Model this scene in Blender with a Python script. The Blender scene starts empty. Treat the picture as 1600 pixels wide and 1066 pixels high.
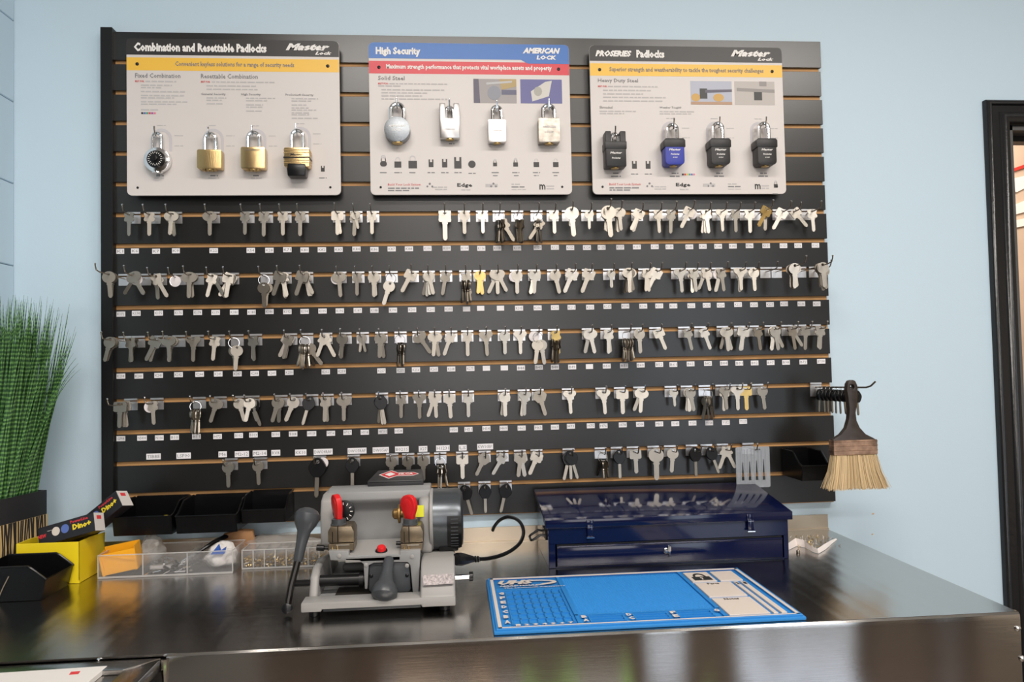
import bpy, bmesh, math, random
from mathutils import Vector, Matrix, Euler
from mathutils.geometry import tessellate_polygon
random.seed(7)
R = math.radians; PI = math.pi
S = bpy.context.scene; COL = S.collection

# ------------------------------------------------------------------ camera, world, light, exposure
CP = Vector((.84750, -1.8915, .3713))
RX = Vector((.99668695, -.07860568, -.02088689)); UX = Vector((.01819246, -.0348393, .99922733)); FX = Vector((.07927263, .99629683, .03329385))
FPX = 1165.9
cd = bpy.data.cameras.new('camera'); cam = bpy.data.objects.new('camera', cd); COL.objects.link(cam)
cd.sensor_width = 36; cd.lens = FPX/1600*36; cd.clip_start = .02
cam.matrix_world = Matrix((( RX[0], UX[0], -FX[0], CP[0]), (RX[1], UX[1], -FX[1], CP[1]), (RX[2], UX[2], -FX[2], CP[2]), (0,0,0,1)))
S.camera = cam
S.view_settings.view_transform = 'Standard'; S.view_settings.look = 'None'; S.view_settings.gamma = 1
S.view_settings.use_curve_mapping = False; S.view_settings.exposure = 0.0
wd = bpy.data.worlds.new('world'); S.world = wd; wd.use_nodes = True
wd.node_tree.nodes['Background'].inputs[0].default_value = (.75, .85, 1, 1); wd.node_tree.nodes['Background'].inputs[1].default_value = .6
FLOOR = -.976; CEIL = 1.95; YF = -5.2; XR = 4.6; WY = .02; XL = -.22; ZC = -.0757

def area(name, loc, rot, sx, sy, power, col):
    l = bpy.data.lights.new(name, 'AREA'); l.shape = 'RECTANGLE'; l.size = sx; l.size_y = sy; l.energy = power; l.color = col
    o = bpy.data.objects.new(name, l); COL.objects.link(o); o.location = loc; o.rotation_euler = rot; return o
# daylight entering through the shop-front windows behind the photographer (facing +y) and the ceiling fixtures
area('shop_window_daylight', (1.05, YF+.06, .62), (R(90),0,0), 1.5, 1.7, 25, (1, .94, .90))
area('side_window_daylight', (3.2, YF+.06, .25), (R(90),0,0), 1.0, 2.2, 17, (.82, .91, 1))
FIX = ((.75,-1.75), (2.3,-1.75), (.75,-3.7), (2.3,-3.7))
for fx, fy in FIX: area('ceiling_fixture_light', (fx, fy, CEIL-.075), (0,0,0), 1.2, .28, 36, (1, .94, .875))

# ------------------------------------------------------------------ helpers
def W(px, py, Y):
    d = FX + RX*((px-800)/FPX) + UX*((533-py)/FPX); return CP + d*((Y-CP.y)/d.y)
def WZ(px, py, Z):
    d = FX + RX*((px-800)/FPX) + UX*((533-py)/FPX); return CP + d*((Z-CP.z)/d.z)
def SZ(px, Y): return px*(Y-CP.y)/FPX

MATS = {}
def mat(name, col, rough=.5, metal=0., spec=.5, bump=0, bscale=200, stretch=(1,1,1), vary=0, vscale=20, trans=0, alpha=1, emit=0, aniso=0, coat=0, ior=1.45):
    if name in MATS: return MATS[name]
    m = bpy.data.materials.new(name); m.use_nodes = True; nt = m.node_tree; b = nt.nodes['Principled BSDF']
    c = (*col, 1)
    b.inputs['Base Color'].default_value = c; b.inputs['Roughness'].default_value = rough; b.inputs['Metallic'].default_value = metal
    b.inputs['Specular IOR Level'].default_value = spec; b.inputs['Transmission Weight'].default_value = trans; b.inputs['Alpha'].default_value = alpha
    b.inputs['IOR'].default_value = ior; b.inputs['Coat Weight'].default_value = coat
    if emit: b.inputs['Emission Color'].default_value = c; b.inputs['Emission Strength'].default_value = emit
    if aniso: b.inputs['Anisotropic'].default_value = aniso
    if bump or vary:
        tc = nt.nodes.new('ShaderNodeTexCoord'); mp = nt.nodes.new('ShaderNodeMapping'); mp.inputs['Scale'].default_value = stretch
        nt.links.new(tc.outputs['Object'], mp.inputs[0])
        if bump:
            n = nt.nodes.new('ShaderNodeTexNoise'); n.inputs['Scale'].default_value = bscale; n.inputs['Detail'].default_value = 3
            bp = nt.nodes.new('ShaderNodeBump'); bp.inputs['Strength'].default_value = bump; bp.inputs['Distance'].default_value = .001
            nt.links.new(mp.outputs[0], n.inputs['Vector']); nt.links.new(n.outputs[0], bp.inputs['Height']); nt.links.new(bp.outputs[0], b.inputs['Normal'])
        if vary:
            n2 = nt.nodes.new('ShaderNodeTexNoise'); n2.inputs['Scale'].default_value = vscale; n2.inputs['Detail'].default_value = 4
            nt.links.new(mp.outputs[0], n2.inputs['Vector'])
            rp = nt.nodes.new('ShaderNodeValToRGB'); rp.color_ramp.elements[0].position = .3; rp.color_ramp.elements[1].position = .7
            rp.color_ramp.elements[0].color = tuple(x*(1-vary) for x in col)+(1,); rp.color_ramp.elements[1].color = tuple(min(1,x*(1+vary)) for x in col)+(1,)
            nt.links.new(n2.outputs[0], rp.inputs[0]); nt.links.new(rp.outputs[0], b.inputs['Base Color'])
    MATS[name] = m; return m

class MB:
    def __init__(s): s.v = []; s.f = []; s.mi = []; s.mats = []; s.cur = 0
    def use(s, m):
        if m not in s.mats: s.mats.append(m)
        s.cur = s.mats.index(m); return s
    def add(s, vs, fs):
        o = len(s.v); s.v += [Vector(v) for v in vs]; s.f += [tuple(i+o for i in f) for f in fs]; s.mi += [s.cur]*len(fs); return s
    def box(s, x0, x1, y0, y1, z0, z1, M=None):
        vs = [Vector((x,y,z)) for x in (x0,x1) for y in (y0,y1) for z in (z0,z1)]
        if M: vs = [M @ v for v in vs]
        return s.add(vs, [(0,1,3,2),(4,6,7,5),(0,4,5,1),(2,3,7,6),(0,2,6,4),(1,5,7,3)])
    def prism(s, poly, t0, t1, axis='y', holes=(), M=None):
        """poly: 2D outline; extruded along axis from t0 to t1. axis y: poly=(x,z); x: poly=(y,z); z: poly=(x,y)"""
        def P(p, t):
            v = {'y': Vector((p[0],t,p[1])), 'x': Vector((t,p[0],p[1])), 'z': Vector((p[0],p[1],t))}[axis]
            return M @ v if M else v
        loops = [list(poly)]+[list(h) for h in holes]; flat = [p for l in loops for p in l]; n = len(flat)
        tri = tessellate_polygon([[Vector((p[0],p[1],0)) for p in l] for l in loops]) if (holes or len(poly) > 4) else [tuple(range(len(poly)))]
        vs = [P(p,t0) for p in flat]+[P(p,t1) for p in flat]; fs = [tuple(t) for t in tri]+[tuple(i+n for i in t[::-1]) for t in tri]
        o = 0
        for l in loops:
            k = len(l)
            for i in range(k): a, b = o+i, o+(i+1) % k; fs.append((a,b,b+n,a+n))
            o += k
        return s.add(vs, fs)
    def tube(s, pts, r, n=8, caps=True):
        pts = [Vector(p) for p in pts]; rr = r if isinstance(r,(list,tuple)) else [r]*len(pts); vs = []; fs = []
        T = (pts[1]-pts[0]).normalized(); N = T.orthogonal().normalized()
        for i, p in enumerate(pts):
            a = pts[max(0,i-1)]; b = pts[min(len(pts)-1,i+1)]; T = (b-a).normalized(); N = (N-T*N.dot(T)).normalized(); B = T.cross(N)
            for k in range(n): t = 2*PI*k/n; vs.append(p+(N*math.cos(t)+B*math.sin(t))*rr[i])
        for i in range(len(pts)-1):
            for k in range(n): a = i*n+k; b = i*n+(k+1) % n; fs.append((a,b,b+n,a+n))
        if caps: fs += [tuple(range(n))[::-1], tuple(range((len(pts)-1)*n, len(pts)*n))]
        return s.add(vs, fs)
    def ring(s, c, rad, r, nrm=(0,1,0), n=20, m=6):
        c = Vector(c); nrm = Vector(nrm).normalized(); A = nrm.orthogonal().normalized(); B = nrm.cross(A); vs = []; fs = []
        for i in range(n):
            d = A*math.cos(2*PI*i/n)+B*math.sin(2*PI*i/n)
            for k in range(m): t = 2*PI*k/m; vs.append(c+d*(rad+r*math.cos(t))+nrm*r*math.sin(t))
        for i in range(n):
            for k in range(m): fs.append((i*m+k, i*m+(k+1) % m, ((i+1) % n)*m+(k+1) % m, ((i+1) % n)*m+k))
        return s.add(vs, fs)
    def lathe(s, o, ax, prof, n=24):
        """prof: list of (t along axis, radius)"""
        o = Vector(o); ax = Vector(ax).normalized(); A = ax.orthogonal().normalized(); B = ax.cross(A); vs = []; fs = []
        for t, r in prof:
            for k in range(n): a = 2*PI*k/n; vs.append(o+ax*t+(A*math.cos(a)+B*math.sin(a))*max(r,1e-5))
        for i in range(len(prof)-1):
            for k in range(n): a = i*n+k; b = i*n+(k+1) % n; fs.append((a,b,b+n,a+n))
        fs += [tuple(range(n))[::-1], tuple(range((len(prof)-1)*n, len(prof)*n))]
        return s.add(vs, fs)
    def mesh(s, name, m=None, bevel=0, seg=2, ang=35):
        me = bpy.data.meshes.new(name); me.from_pydata([tuple(v) for v in s.v], [], s.f)
        bm = bmesh.new(); bm.from_mesh(me)
        if not s.mats or len(s.mats) == 1: pass
        for f, i in zip(bm.faces, s.mi): f.material_index = i
        bmesh.ops.recalc_face_normals(bm, faces=bm.faces)
        if bevel:
            es = [e for e in bm.edges if len(e.link_faces) == 2 and e.calc_face_angle(0) > R(30)]
            bmesh.ops.bevel(bm, geom=es, offset=bevel, segments=seg, profile=.5, affect='EDGES', clamp_overlap=True)
        bm.to_mesh(me); bm.free()
        for p in me.polygons: p.use_smooth = True
        me.set_sharp_from_angle(angle=R(ang))
        for mm in (s.mats or [m]): me.materials.append(mm)
        return me
    def build(s, name, m=None, parent=None, bevel=0, seg=2, ang=35):
        me = s.mesh(name, m, bevel, seg, ang); return link(name, me, parent)
def link(name, data, parent=None, loc=None, rot=None):
    o = bpy.data.objects.new(name, data); COL.objects.link(o)
    if parent: o.parent = parent
    if loc is not None: o.location = loc
    if rot is not None: o.rotation_euler = rot
    return o
def tag(o, label=None, cat=None, group=None, kind=None):
    for k, v in (('label',label),('category',cat),('group',group),('kind',kind)):
        if v: o[k] = v
    return o
def thing(name, loc, label, cat, group=None):
    return tag(link(name, None, loc=loc), label, cat, group)
def sett(name, mb, m, parent=None, **k):
    o = mb.build(name, m, parent, **k)
    if not parent: o['kind'] = 'structure'
    return o
def local(parent, objs=None):
    """children were modelled in world coordinates: keep them there under a moved Empty"""
    inv = Matrix.Translation(-Vector(parent.location))
    for c in parent.children:
        if not c.get('_l'): c.data.transform(inv); 
def wbuild(mb, name, m, parent, **k):
    """build from world coordinates as child of a translated Empty (or nested child)"""
    root = parent
    while root.parent: root = root.parent
    off = Vector(root.location)
    mb.v = [v-off for v in mb.v]
    return mb.build(name, m, parent, **k)

TXC = {}
def text(name, s, m, parent, x0, x1, zc, h, y, bold=0, shear=0, plane='xz', center=False, res=1):
    """flat lettering between x0 and x1, centred on zc, with height h"""
    key = (s, bold, shear, res)
    if key not in TXC:
        cu = bpy.data.curves.new('t', 'FONT'); cu.body = s; cu.offset = bold; cu.shear = shear; cu.resolution_u = res; cu.fill_mode = 'FRONT'
        ob = bpy.data.objects.new('t', cu); COL.objects.link(ob); dg = bpy.context.evaluated_depsgraph_get()
        me = bpy.data.meshes.new_from_object(ob.evaluated_get(dg)); TXC[key] = ([v.co.copy() for v in me.vertices], [tuple(p.vertices) for p in me.polygons])
        bpy.data.objects.remove(ob); bpy.data.curves.remove(cu); bpy.data.meshes.remove(me)
    vs, fs = TXC[key]
    if not vs: return None
    ax, bx = min(v.x for v in vs), max(v.x for v in vs); ay, by = min(v.y for v in vs), max(v.y for v in vs)
    sx = (x1-x0)/(bx-ax); sy = h/(by-ay)
    out = []
    for v in vs:
        X = x0+(v.x-ax)*sx; Z = zc-h/2+(v.y-ay)*sy
        out.append((X,y,Z) if plane == 'xz' else (X,Z,y))
    me = bpy.data.meshes.new(name); me.from_pydata(out, [], fs); me.materials.append(m)
    return link(name, me, parent)
def rrect(x0, x1, z0, z1, r, n=4, corners=(1,1,1,1)):
    P = []
    for (cx, cz, a, on) in ((x1-r,z1-r,0,corners[0]),(x0+r,z1-r,90,corners[1]),(x0+r,z0+r,180,corners[2]),(x1-r,z0+r,270,corners[3])):
        if on: P += [(cx+r*math.cos(R(a+90*i/n)), cz+r*math.sin(R(a+90*i/n))) for i in range(n+1)]
        else: P.append(((x1 if cx > (x0+x1)/2 else x0), (z1 if cz > (z0+z1)/2 else z0)))
    return P
def circ(cx, cz, r, n=12, a0=0, a1=360, rz=None):
    full = a1-a0 >= 360
    return [(cx+r*math.cos(R(a0+(a1-a0)*i/(n if full else n-1))), cz+(rz or r)*math.sin(R(a0+(a1-a0)*i/(n if full else n-1)))) for i in range(n)]

# ------------------------------------------------------------------ materials
M_wall = mat('pale_blue_paint', (.545,.685,.785), .55, bump=.15, bscale=260)
M_ceil = mat('ceiling_white', (.78,.76,.72), .8)
M_floor = mat('brown_floor', (.085,.062,.047), .13, vary=.25, vscale=3)
M_lam = mat('black_laminate', (.0048,.0044,.0042), .30, spec=.85, vary=.3, vscale=6)
M_mdf = mat('tan_mdf', (.50,.27,.105), .6, vary=.08, vscale=9)
M_trim = mat('black_trim', (.006,.006,.0065), .35, spec=.4)
def steel_mat(name, rough, bumpn, stretch, wob=0, col=(.62,.60,.575), wst=(1,1,.25)):
    m = mat(name, col, rough, 1, bump=bumpn, bscale=300, stretch=stretch)
    nt = m.node_tree; b = nt.nodes['Principled BSDF']
    if wob:
        tc = nt.nodes.new('ShaderNodeTexCoord'); mp = nt.nodes.new('ShaderNodeMapping'); mp.inputs['Scale'].default_value = wst
        n = nt.nodes.new('ShaderNodeTexNoise'); n.inputs['Scale'].default_value = 4.5; n.inputs['Detail'].default_value = 0
        bp = nt.nodes.new('ShaderNodeBump'); bp.inputs['Strength'].default_value = 1; bp.inputs['Distance'].default_value = wob
        nt.links.new(tc.outputs['Object'], mp.inputs[0]); nt.links.new(mp.outputs[0], n.inputs['Vector']); nt.links.new(n.outputs[0], bp.inputs['Height'])
        prev = b.inputs['Normal'].links[0].from_node; nt.links.new(bp.outputs[0], prev.inputs['Normal'])
    return m
M_steel = steel_mat('brushed_steel_top', .17, .10, (.02,6,1), .0007, (.50,.485,.465), (9,.35,1))
M_skirt = steel_mat('brushed_steel_skirt', .13, .04, (.02,1,8), .024, (.52,.50,.48), (1.3,1,.12))
M_splash = steel_mat('brushed_steel_splash', .34, .1, (.02,1,3), .001, (.58,.49,.38))
M_nick = mat('nickel', (.40,.365,.315), .36, 1, bump=.25, bscale=900)
M_nickb = mat('bright_nickel', (.53,.49,.43), .34, 1, bump=.25, bscale=900)
M_brass = mat('brass', (.60,.42,.16), .3, 1, bump=.2, bscale=900)
M_dark = mat('dark_steel', (.26,.23,.19), .35, 1)
M_chrome = mat('chrome', (.86,.86,.87), .12, 1)
M_zinc = mat('zinc_plate', (.72,.72,.74), .33, 1)
M_blkpl = mat('black_plastic', (.007,.007,.008), .3, spec=.4)
M_blkpl2 = mat('black_bin_plastic', (.004,.004,.0045), .25, spec=.35)
M_white = mat('white_card', (.82,.80,.82), .6)
M_disc = mat('paper_disc', (.78,.72,.72), .6)
M_ink = mat('grey_ink', (.22,.22,.23), .6)
M_ink2 = mat('pale_ink', (.50,.48,.48), .6)
M_black = mat('black_ink', (.02,.02,.02), .5)
M_red = mat('red_ink', (.65,.04,.05), .5)
M_signw = mat('sign_white', (.67,.625,.60), .38)
M_signk = mat('sign_black', (.030,.028,.028), .38)
M_signy = mat('sign_yellow', (.88,.52,.07), .38)
M_signb = mat('sign_blue', (.05,.17,.50), .38)
M_signr = mat('sign_red', (.68,.05,.07), .38)
M_lett = mat('white_lettering', (.86,.83,.80), .5)
M_outline = mat('lock_outline_print', (.55,.53,.55), .5)  # grey print for the lock outlines on the signs

# ------------------------------------------------------------------ setting
sett('floor', MB().box(-3.1, XR+.1, YF-.1, 3.2, FLOOR-.05, FLOOR), M_floor)
sett('ceiling', MB().box(-3.1, XR+.1, YF-.1, 3.2, CEIL, CEIL+.05), M_ceil)
DX0, DX1, DZ = 2.375, 3.25, 1.003
wb = MB().box(XL-.1, DX0, WY, WY+.12, FLOOR, CEIL).box(DX1, XR+.1, WY, WY+.12, FLOOR, CEIL).box(DX0, DX1, WY, WY+.12, DZ, CEIL)
wall_back = sett('wall_back', wb, M_wall)
M_sc = mat('bare_plaster', (.62,.42,.27), .8)
for px, py, r in ((1364,803,.0032),(1363,835,.0026)):
    p = W(px,py,WY); MB().prism(circ(p.x,p.z,r,9,rz=r*.7), WY-.0008, WY).build('scuff', M_sc, wall_back)
# left wall of painted blocks (courses 203 mm)
YL = -.83
wl = sett('wall_left', MB().box(XL-.2, XL-.012, YL, WY, FLOOR, CEIL), M_wall)
blk = {}
zz = 1.25-.203*11; row = 0
while zz < CEIL-.01:
    z0 = max(zz, FLOOR); z1 = min(zz+.203, CEIL); off = .203 if row % 2 else 0
    y = WY-off
    if off: segs = [(WY-.203, WY)]; y = WY-.203
    else: segs = []
    while y > YL+.02: segs.append((max(y-.406,YL), y)); y -= .406
    for a, b in segs:
        if z1-z0 < .03 or b-a < .03: continue
        k = (round(b-a,3), round(z1-z0,3))
        if k not in blk: blk[k] = MB().box(-.012, 0, .001, k[0]-.001, .001, k[1]-.001).mesh('block', M_wall, bevel=.002, seg=1)
        link('block', blk[k], wl, loc=(XL, a, z0))
    zz += .203; row += 1
M_room = mat('warm_room_wall', (.62,.53,.42), .7)
sett('wall_right', MB().box(XR, XR+.1, YF, 3.2, FLOOR, CEIL), M_room)
M_dkw = mat('unseen_dark_wall', (.06,.055,.05), .8)  # unseen walls, put in dark so the left slats reflect less light
sett('wall_far_left', MB().box(-3.1,-3.0,YF,WY,FLOOR,CEIL), M_dkw)
sett('wall_back_left', MB().box(-3.0,XL-.2,YL,YL+.1,FLOOR,CEIL), M_dkw)
# front wall with the two glazed openings the daylight comes through
wf = MB(); O1 = (.3,1.8,-.23,1.47); O2 = (2.7,3.7,-.85,1.35)
wf.prism([(-3.1,FLOOR),(XR+.1,FLOOR),(XR+.1,CEIL),(-3.1,CEIL)], YF-.1, YF, holes=[[(a,c),(a,d),(b,d),(b,c)] for a,b,c,d in (O1,O2)])
sett('wall_front', wf, mat('front_wall_paint', (.10,.08,.06), .7))
M_wf = mat('window_frame_grey', (.3,.3,.3), .4)
for i, (a,b,c,d) in enumerate((O1,O2)):
    g = MB().prism([(a,c),(b,c),(b,d),(a,d)], YF-.02, YF+.03, holes=[[(a+.03,c+.03),(a+.03,d-.03),(b-.03,d-.03),(b-.03,c+.03)]])
    w_ = sett('window_%d' % (i+1), g, M_wf)
    MB().box(a+.028,b-.028,YF+.0,YF+.006,c+.028,d-.028).build('pane', mat('window_glass', (1,1,1), .02, trans=1), w_)
# unseen mats added to put coloured bands into the front skirt's reflection
for nm, (a,b,c,d), cc, lb in (('pale',(2.15,2.5,-3.3,-1.9),(.62,.72,.90),'pale blue floor mat on the brown floor toward the side window'),('green',(1.36,1.58,-3.2,-1.9),(.22,.36,.12),'narrow green floor mat on the brown floor'),('tan',(.78,.98,-3.2,-1.95),(.55,.42,.30),'tan floor mat on the brown floor behind the camera')):
    tag(MB().prism(rrect(a,b,c,d,.02), FLOOR, FLOOR+.008, 'z').build('floor_mat', mat(nm+'_mat', cc, .8, bump=.5, bscale=90), bevel=.003), lb, 'mat')
# ceiling fixtures
for (fx, fy) in FIX:
    t = thing('ceiling_light', (fx,fy,CEIL), 'white ceiling light fixture %s, %s side' % ('nearer the key board' if fy > -2 else 'nearer the shop windows', 'left' if fx < 1 else 'right'), 'lamp')
    MB().box(-.64,.64,-.18,.18,-.05,0).build('housing', M_ceil, t, bevel=.005)
    MB().box(-.60,.60,-.14,.14,-.06,-.05).build('diffuser', mat('lamp_diffuser', (1,.93,.84), .5, emit=3), t)
# doorway: moulded black casing, jamb and the room seen through it
CPF = [(0,0),(0,.014),(.006,.020),(.013,.020),(.016,.014),(.034,.016),(.039,.024),(.050,.027),(.058,.024),(.064,.014),(.068,0)]
cas = MB()
x_o = 2.304; z_o = 1.068
def casing_rail(path):
    """profile swept along the opening with mitred corners; path points are (x, z, nx, nz)"""
    vs = []; n = len(CPF)
    for (x, z, nx, nz) in path:
        for (a, t) in CPF: vs.append((x+nx*a, WY-t, z+nz*a))
    fs = []
    for i in range(len(path)-1):
        for k in range(n-1): fs.append((i*n+k, i*n+k+1, (i+1)*n+k+1, (i+1)*n+k))
    cas.add(vs, fs)
casing_rail([(x_o,FLOOR,1,0),(x_o,z_o,1,-1),(DX1+.066,z_o,-1,-1),(DX1+.066,FLOOR,-1,0)])
door = sett('door_1', cas, mat('black_gloss_paint', (.012,.012,.013), .22, bump=.5, bscale=60), ang=50)
MB().box(DX0-.004,DX0+.014,WY,WY+.14,FLOOR,DZ).box(DX1-.014,DX1+.004,WY,WY+.14,FLOOR,DZ).box(DX0,DX1,WY,WY+.14,DZ-.014,DZ+.004).build('jamb', mat('jamb_grey',(.10,.10,.10),.4), door)
MB().box(DX0+.014,DX0+.026,WY+.05,WY+.08,FLOOR,DZ-.014).box(DX0+.014,DX1-.014,WY+.05,WY+.08,DZ-.03,DZ-.014).build('door_stop', M_trim, door)
M_far = mat('far_room_beige', (.66,.50,.38), .7, vary=.12, vscale=4)
fw = sett('wall_far_room', MB().box(2.0,XR,1.9,2.0,FLOOR,CEIL), M_far)
sett('wall_far_side', MB().box(2.0,2.1,WY+.12,1.9,FLOOR,CEIL), M_far)
q0, q1, q2, q3 = W(1560,276,1.88), W(1640,249,1.88), W(1640,244,1.88), W(1560,271,1.88)
for ii, pts_ in enumerate(([(1578,280),(1604,274),(1606,292),(1590,300),(1580,296)],[(1581,322),(1606,312),(1606,330),(1584,336)],[(1584,345),(1606,340),(1606,352),(1586,356)])):  # sunlit spots on the far wall, painted in as pale shapes
    MB().prism([(W(a,b,1.88).x,W(a,b,1.88).z) for a,b in pts_], 1.885, 1.9).build('painted_sun_patch', mat('painted_sun_patch',(.85,.82,.78),.6), fw)
MB().prism([(q0.x,q0.z),(q1.x,q1.z),(q2.x,q2.z),(q3.x,q3.z)], 1.88, 1.9).build('red_stripe', mat('red_stripe',(.6,.04,.03),.5), fw)
area('far_room_light', (3.5, .9, 1.7), (R(35),0,R(10)), .6, .6, 26, (1,.9,.8))

# ------------------------------------------------------------------ counter
XE = 1.8216; YE = -.65; X0 = .385
ct = thing('steel_counter', (1.1,-.3,ZC), 'long brushed stainless steel counter below the key board, with upturned back edge', 'counter')
MB().box(XL+.004,XE,YE+.004,WY-.003,ZC-.004,ZC).build('countertop', M_steel, None)
top = bpy.data.objects['countertop']; top.data.transform(Matrix.Translation((-1.1,.3,-ZC))); top.parent = ct
sk = MB(); pr = [(YE+.012,0),(YE+.004,-.0008),(YE+.0008,-.004),(YE,-.012),(YE+.002,-.30),(YE+.012,-.30),(YE+.012,-.004)]
sk.prism([(y,ZC+z) for y,z in pr], X0, XE+.002, 'x')
wbuild(sk, 'front_skirt', M_skirt, ct)
wbuild(MB().box(XE-.002,XE+.002,YE+.004,WY-.004,ZC-.30,ZC-.0005), 'end_skirt', M_skirt, ct)
wbuild(MB().box(XL+.004,1.823,WY-.0045,WY-.0005,ZC,-.0368).box(XL+.004,1.823,WY-.009,WY-.004,ZC,ZC+.004), 'upturned_back_edge', M_splash, ct)
wbuild(MB().tube([(X0-.002,YE-.001,ZC-.006-i*.01+random.uniform(-.001,.001)) for i in range(30)], [.0055+random.uniform(-.0012,.0012) for i in range(30)], 8), 'weld_bead', M_chrome, ct)
wbuild(MB().box(.40,XE-.02,YE+.06,-.02,FLOOR,ZC-.30).box(XL+.01,.40,YE+.06,-.02,FLOOR,ZC-.05), 'cabinet_body', mat('cabinet_grey',(.18,.17,.16),.5), ct)
for px, py in ((1590,982),(1597,1029)):
    p = W(px,py,YE); wbuild(MB().lathe((p.x,YE,p.z),(0,-1,0),[(0,.005),(.002,.005),(.0035,.003),(.004,.001)],12), 'screw', M_chrome, ct)
# lower worktop joined at the left, with raised marine edge
ZW = ZC-.004
wg = thing('side_worktop', (.1,-1.0,ZW), 'lower stainless worktop with raised rim meeting the counter at its left end', 'counter')
xr = .378
wbuild(MB().box(XL+.004,xr-.04,-1.6,YE-.045,ZW-.016,ZW-.008), 'worktop', M_steel, wg)
ra = MB().prism([(XL+.004,YE-.002),(xr,YE-.002),(xr-.040,YE-.042),(XL+.004,YE-.042)], ZW-.02, ZW, 'z')
wbuild(ra, 'back_rim', M_steel, wg, bevel=.0015)
wbuild(MB().prism([(xr,YE-.0035),(xr,-1.6),(xr-.04,-1.6),(xr-.04,YE-.0435)], ZW-.02, ZW-.0005, 'z'), 'side_rim', M_steel, wg, bevel=.0015)
wbuild(MB().box(XL+.01,xr-.02,-1.58,YE-.02,FLOOR,ZW-.022), 'cabinet_body', MATS['cabinet_grey'], wg)
p = WZ(155,1031,ZW); wbuild(MB().lathe((p.x,p.y,ZW),(0,0,1),[(0,.004),(.0015,.004),(.003,.002),(.0032,.0005)],12), 'screw', M_chrome, wg)
# white catalogue lying on it
bk = thing('catalogue', (.25,-.75,ZW-.008), 'white printed catalogue lying on the lower worktop', 'booklet')
a = WZ(168,1041,ZW); 
pl = [(a.x,a.y),(a.x-.30,a.y-.012),(a.x-.29,a.y-.30),(a.x-.005,a.y-.28)]
wbuild(MB().prism(pl, ZW-.0078, ZW+.0005, 'z'), 'pages', mat('paper_white',(.72,.68,.65),.5), bk, bevel=.0006, seg=1)
wbuild(MB().prism([(a.x-.045,a.y-.018),(a.x-.032,a.y-.017),(a.x-.030,a.y-.028),(a.x-.043,a.y-.029)], ZW+.0006, ZW+.0009, 'z'), 'red_mark', M_red, bk)

# ------------------------------------------------------------------ slatwall
PIT = .0762; BW = 1.8396
GZ = [1.2192-PIT*(i+1) for i in range(15)]
sw = thing('slatwall_panel', (0,0,0), 'wide black slatwall panel with tan grooves fixed to the pale blue wall', 'slatwall')
MB().box(.024,BW-.003,.0075,WY,-.003,1.2192).build('core', M_mdf, sw)
GH = .0052
slats = []
for i in range(16):
    z1 = 1.2192 if i == 0 else GZ[i-1]-GH; z0 = 0 if i == 15 else GZ[i]+GH
    w = BW+random.uniform(-.0025,.001)
    slats.append(MB().box(.024,w,0,.0085,z0,z1).build('slat', M_lam, sw, bevel=.0006, seg=1))
MB().box(-.002,.026,-.012,WY,.03,1.2255).build('side_trim', M_trim, sw, bevel=.001, seg=1)

# code labels stuck on the slats: (row groove index, side, [(px, text), ...])
T1 = "188 K1|211 K6|244 K7|275 K9|334 K22|392 K54|421 K28|449 K71|476 K80|503 K82|529 K83|557 K84|585 K86|612 K87|639 K88|668 K100|698 K109|726 K114|752 K116|777 K118|808 K119|840 K120|867 K121|891 K122|917 K124|940 K125|969 K127|995 K137|1023 K138|1046 K139|1077 K140|1098 K142|1122 K144|1145 K145|1171 K146|1197 K151|1224 K153|1247 K156|1274 K162"
T2 = "189 K172|213 K174|248 K175|279 K176|309 K178|337 K179|366 K180|393 K181|421 K186|449 K192|476 K194|504 K195|531 K196|559 K187|585 K188|614 K190|644 K200|673 K201|701 K202|729 |751 |782 |811 K205|840 K206|867 K210|893 K211|922 K212|949 K213|977 K214|1005 K216|1030 K217|1052 K221|1080 K222|1104 K223|1126 K224|1153 K225|1178 K226|1203 K227|1225 K231|1252 K236|1276 K237"
T3 = "189 K238|217 K240|248 K241|279 K242|312 K244|341 K245|371 K247|398 K248|425 K249|452 K250|509 K252|534 K253|596 K257|626 K255|650 K256|678 K265|705 K268|735 K275|760 |788 |814 B44|842 B45|867 B48|894 B49|921 |948 B50|975 B51|1001 B60|1030 B52|1052 B61|1079 B62|1106 B82|1131 B84|1155 B91|1179 B92|1204 B97|1228 B98|1255 B72|1283 B7194"
T4 = "189 GM4|222 N5404|249 N106|273 B10|307 B11|340 H72|373 B102|396 B103|431 B106|458 B108|487 HY15P|517 HY14|543 HY17|570 HY18|598 HY101|623 H58|709 H50|732 H51|760 H54|787 H60|815 H62|841 H63|867 H67|892 H73|923 H75|943 H76|973 H78|1000 HO04|1030 MB15|1055 Y149|1082 Y150|1108 Y154|1134 Y152|1161 Y157"
T5 = "240 TIBBE|287 LSP90|348 M6|378 M2-12|406 M2-14|431 RV8|470 KK10|505 DWO4RAP|558 DWO5RAP|595 DWO5AP|628 B021S|661 X27|692 H1231|723 LS|758 KW10BP"
LABPX = {}
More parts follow.
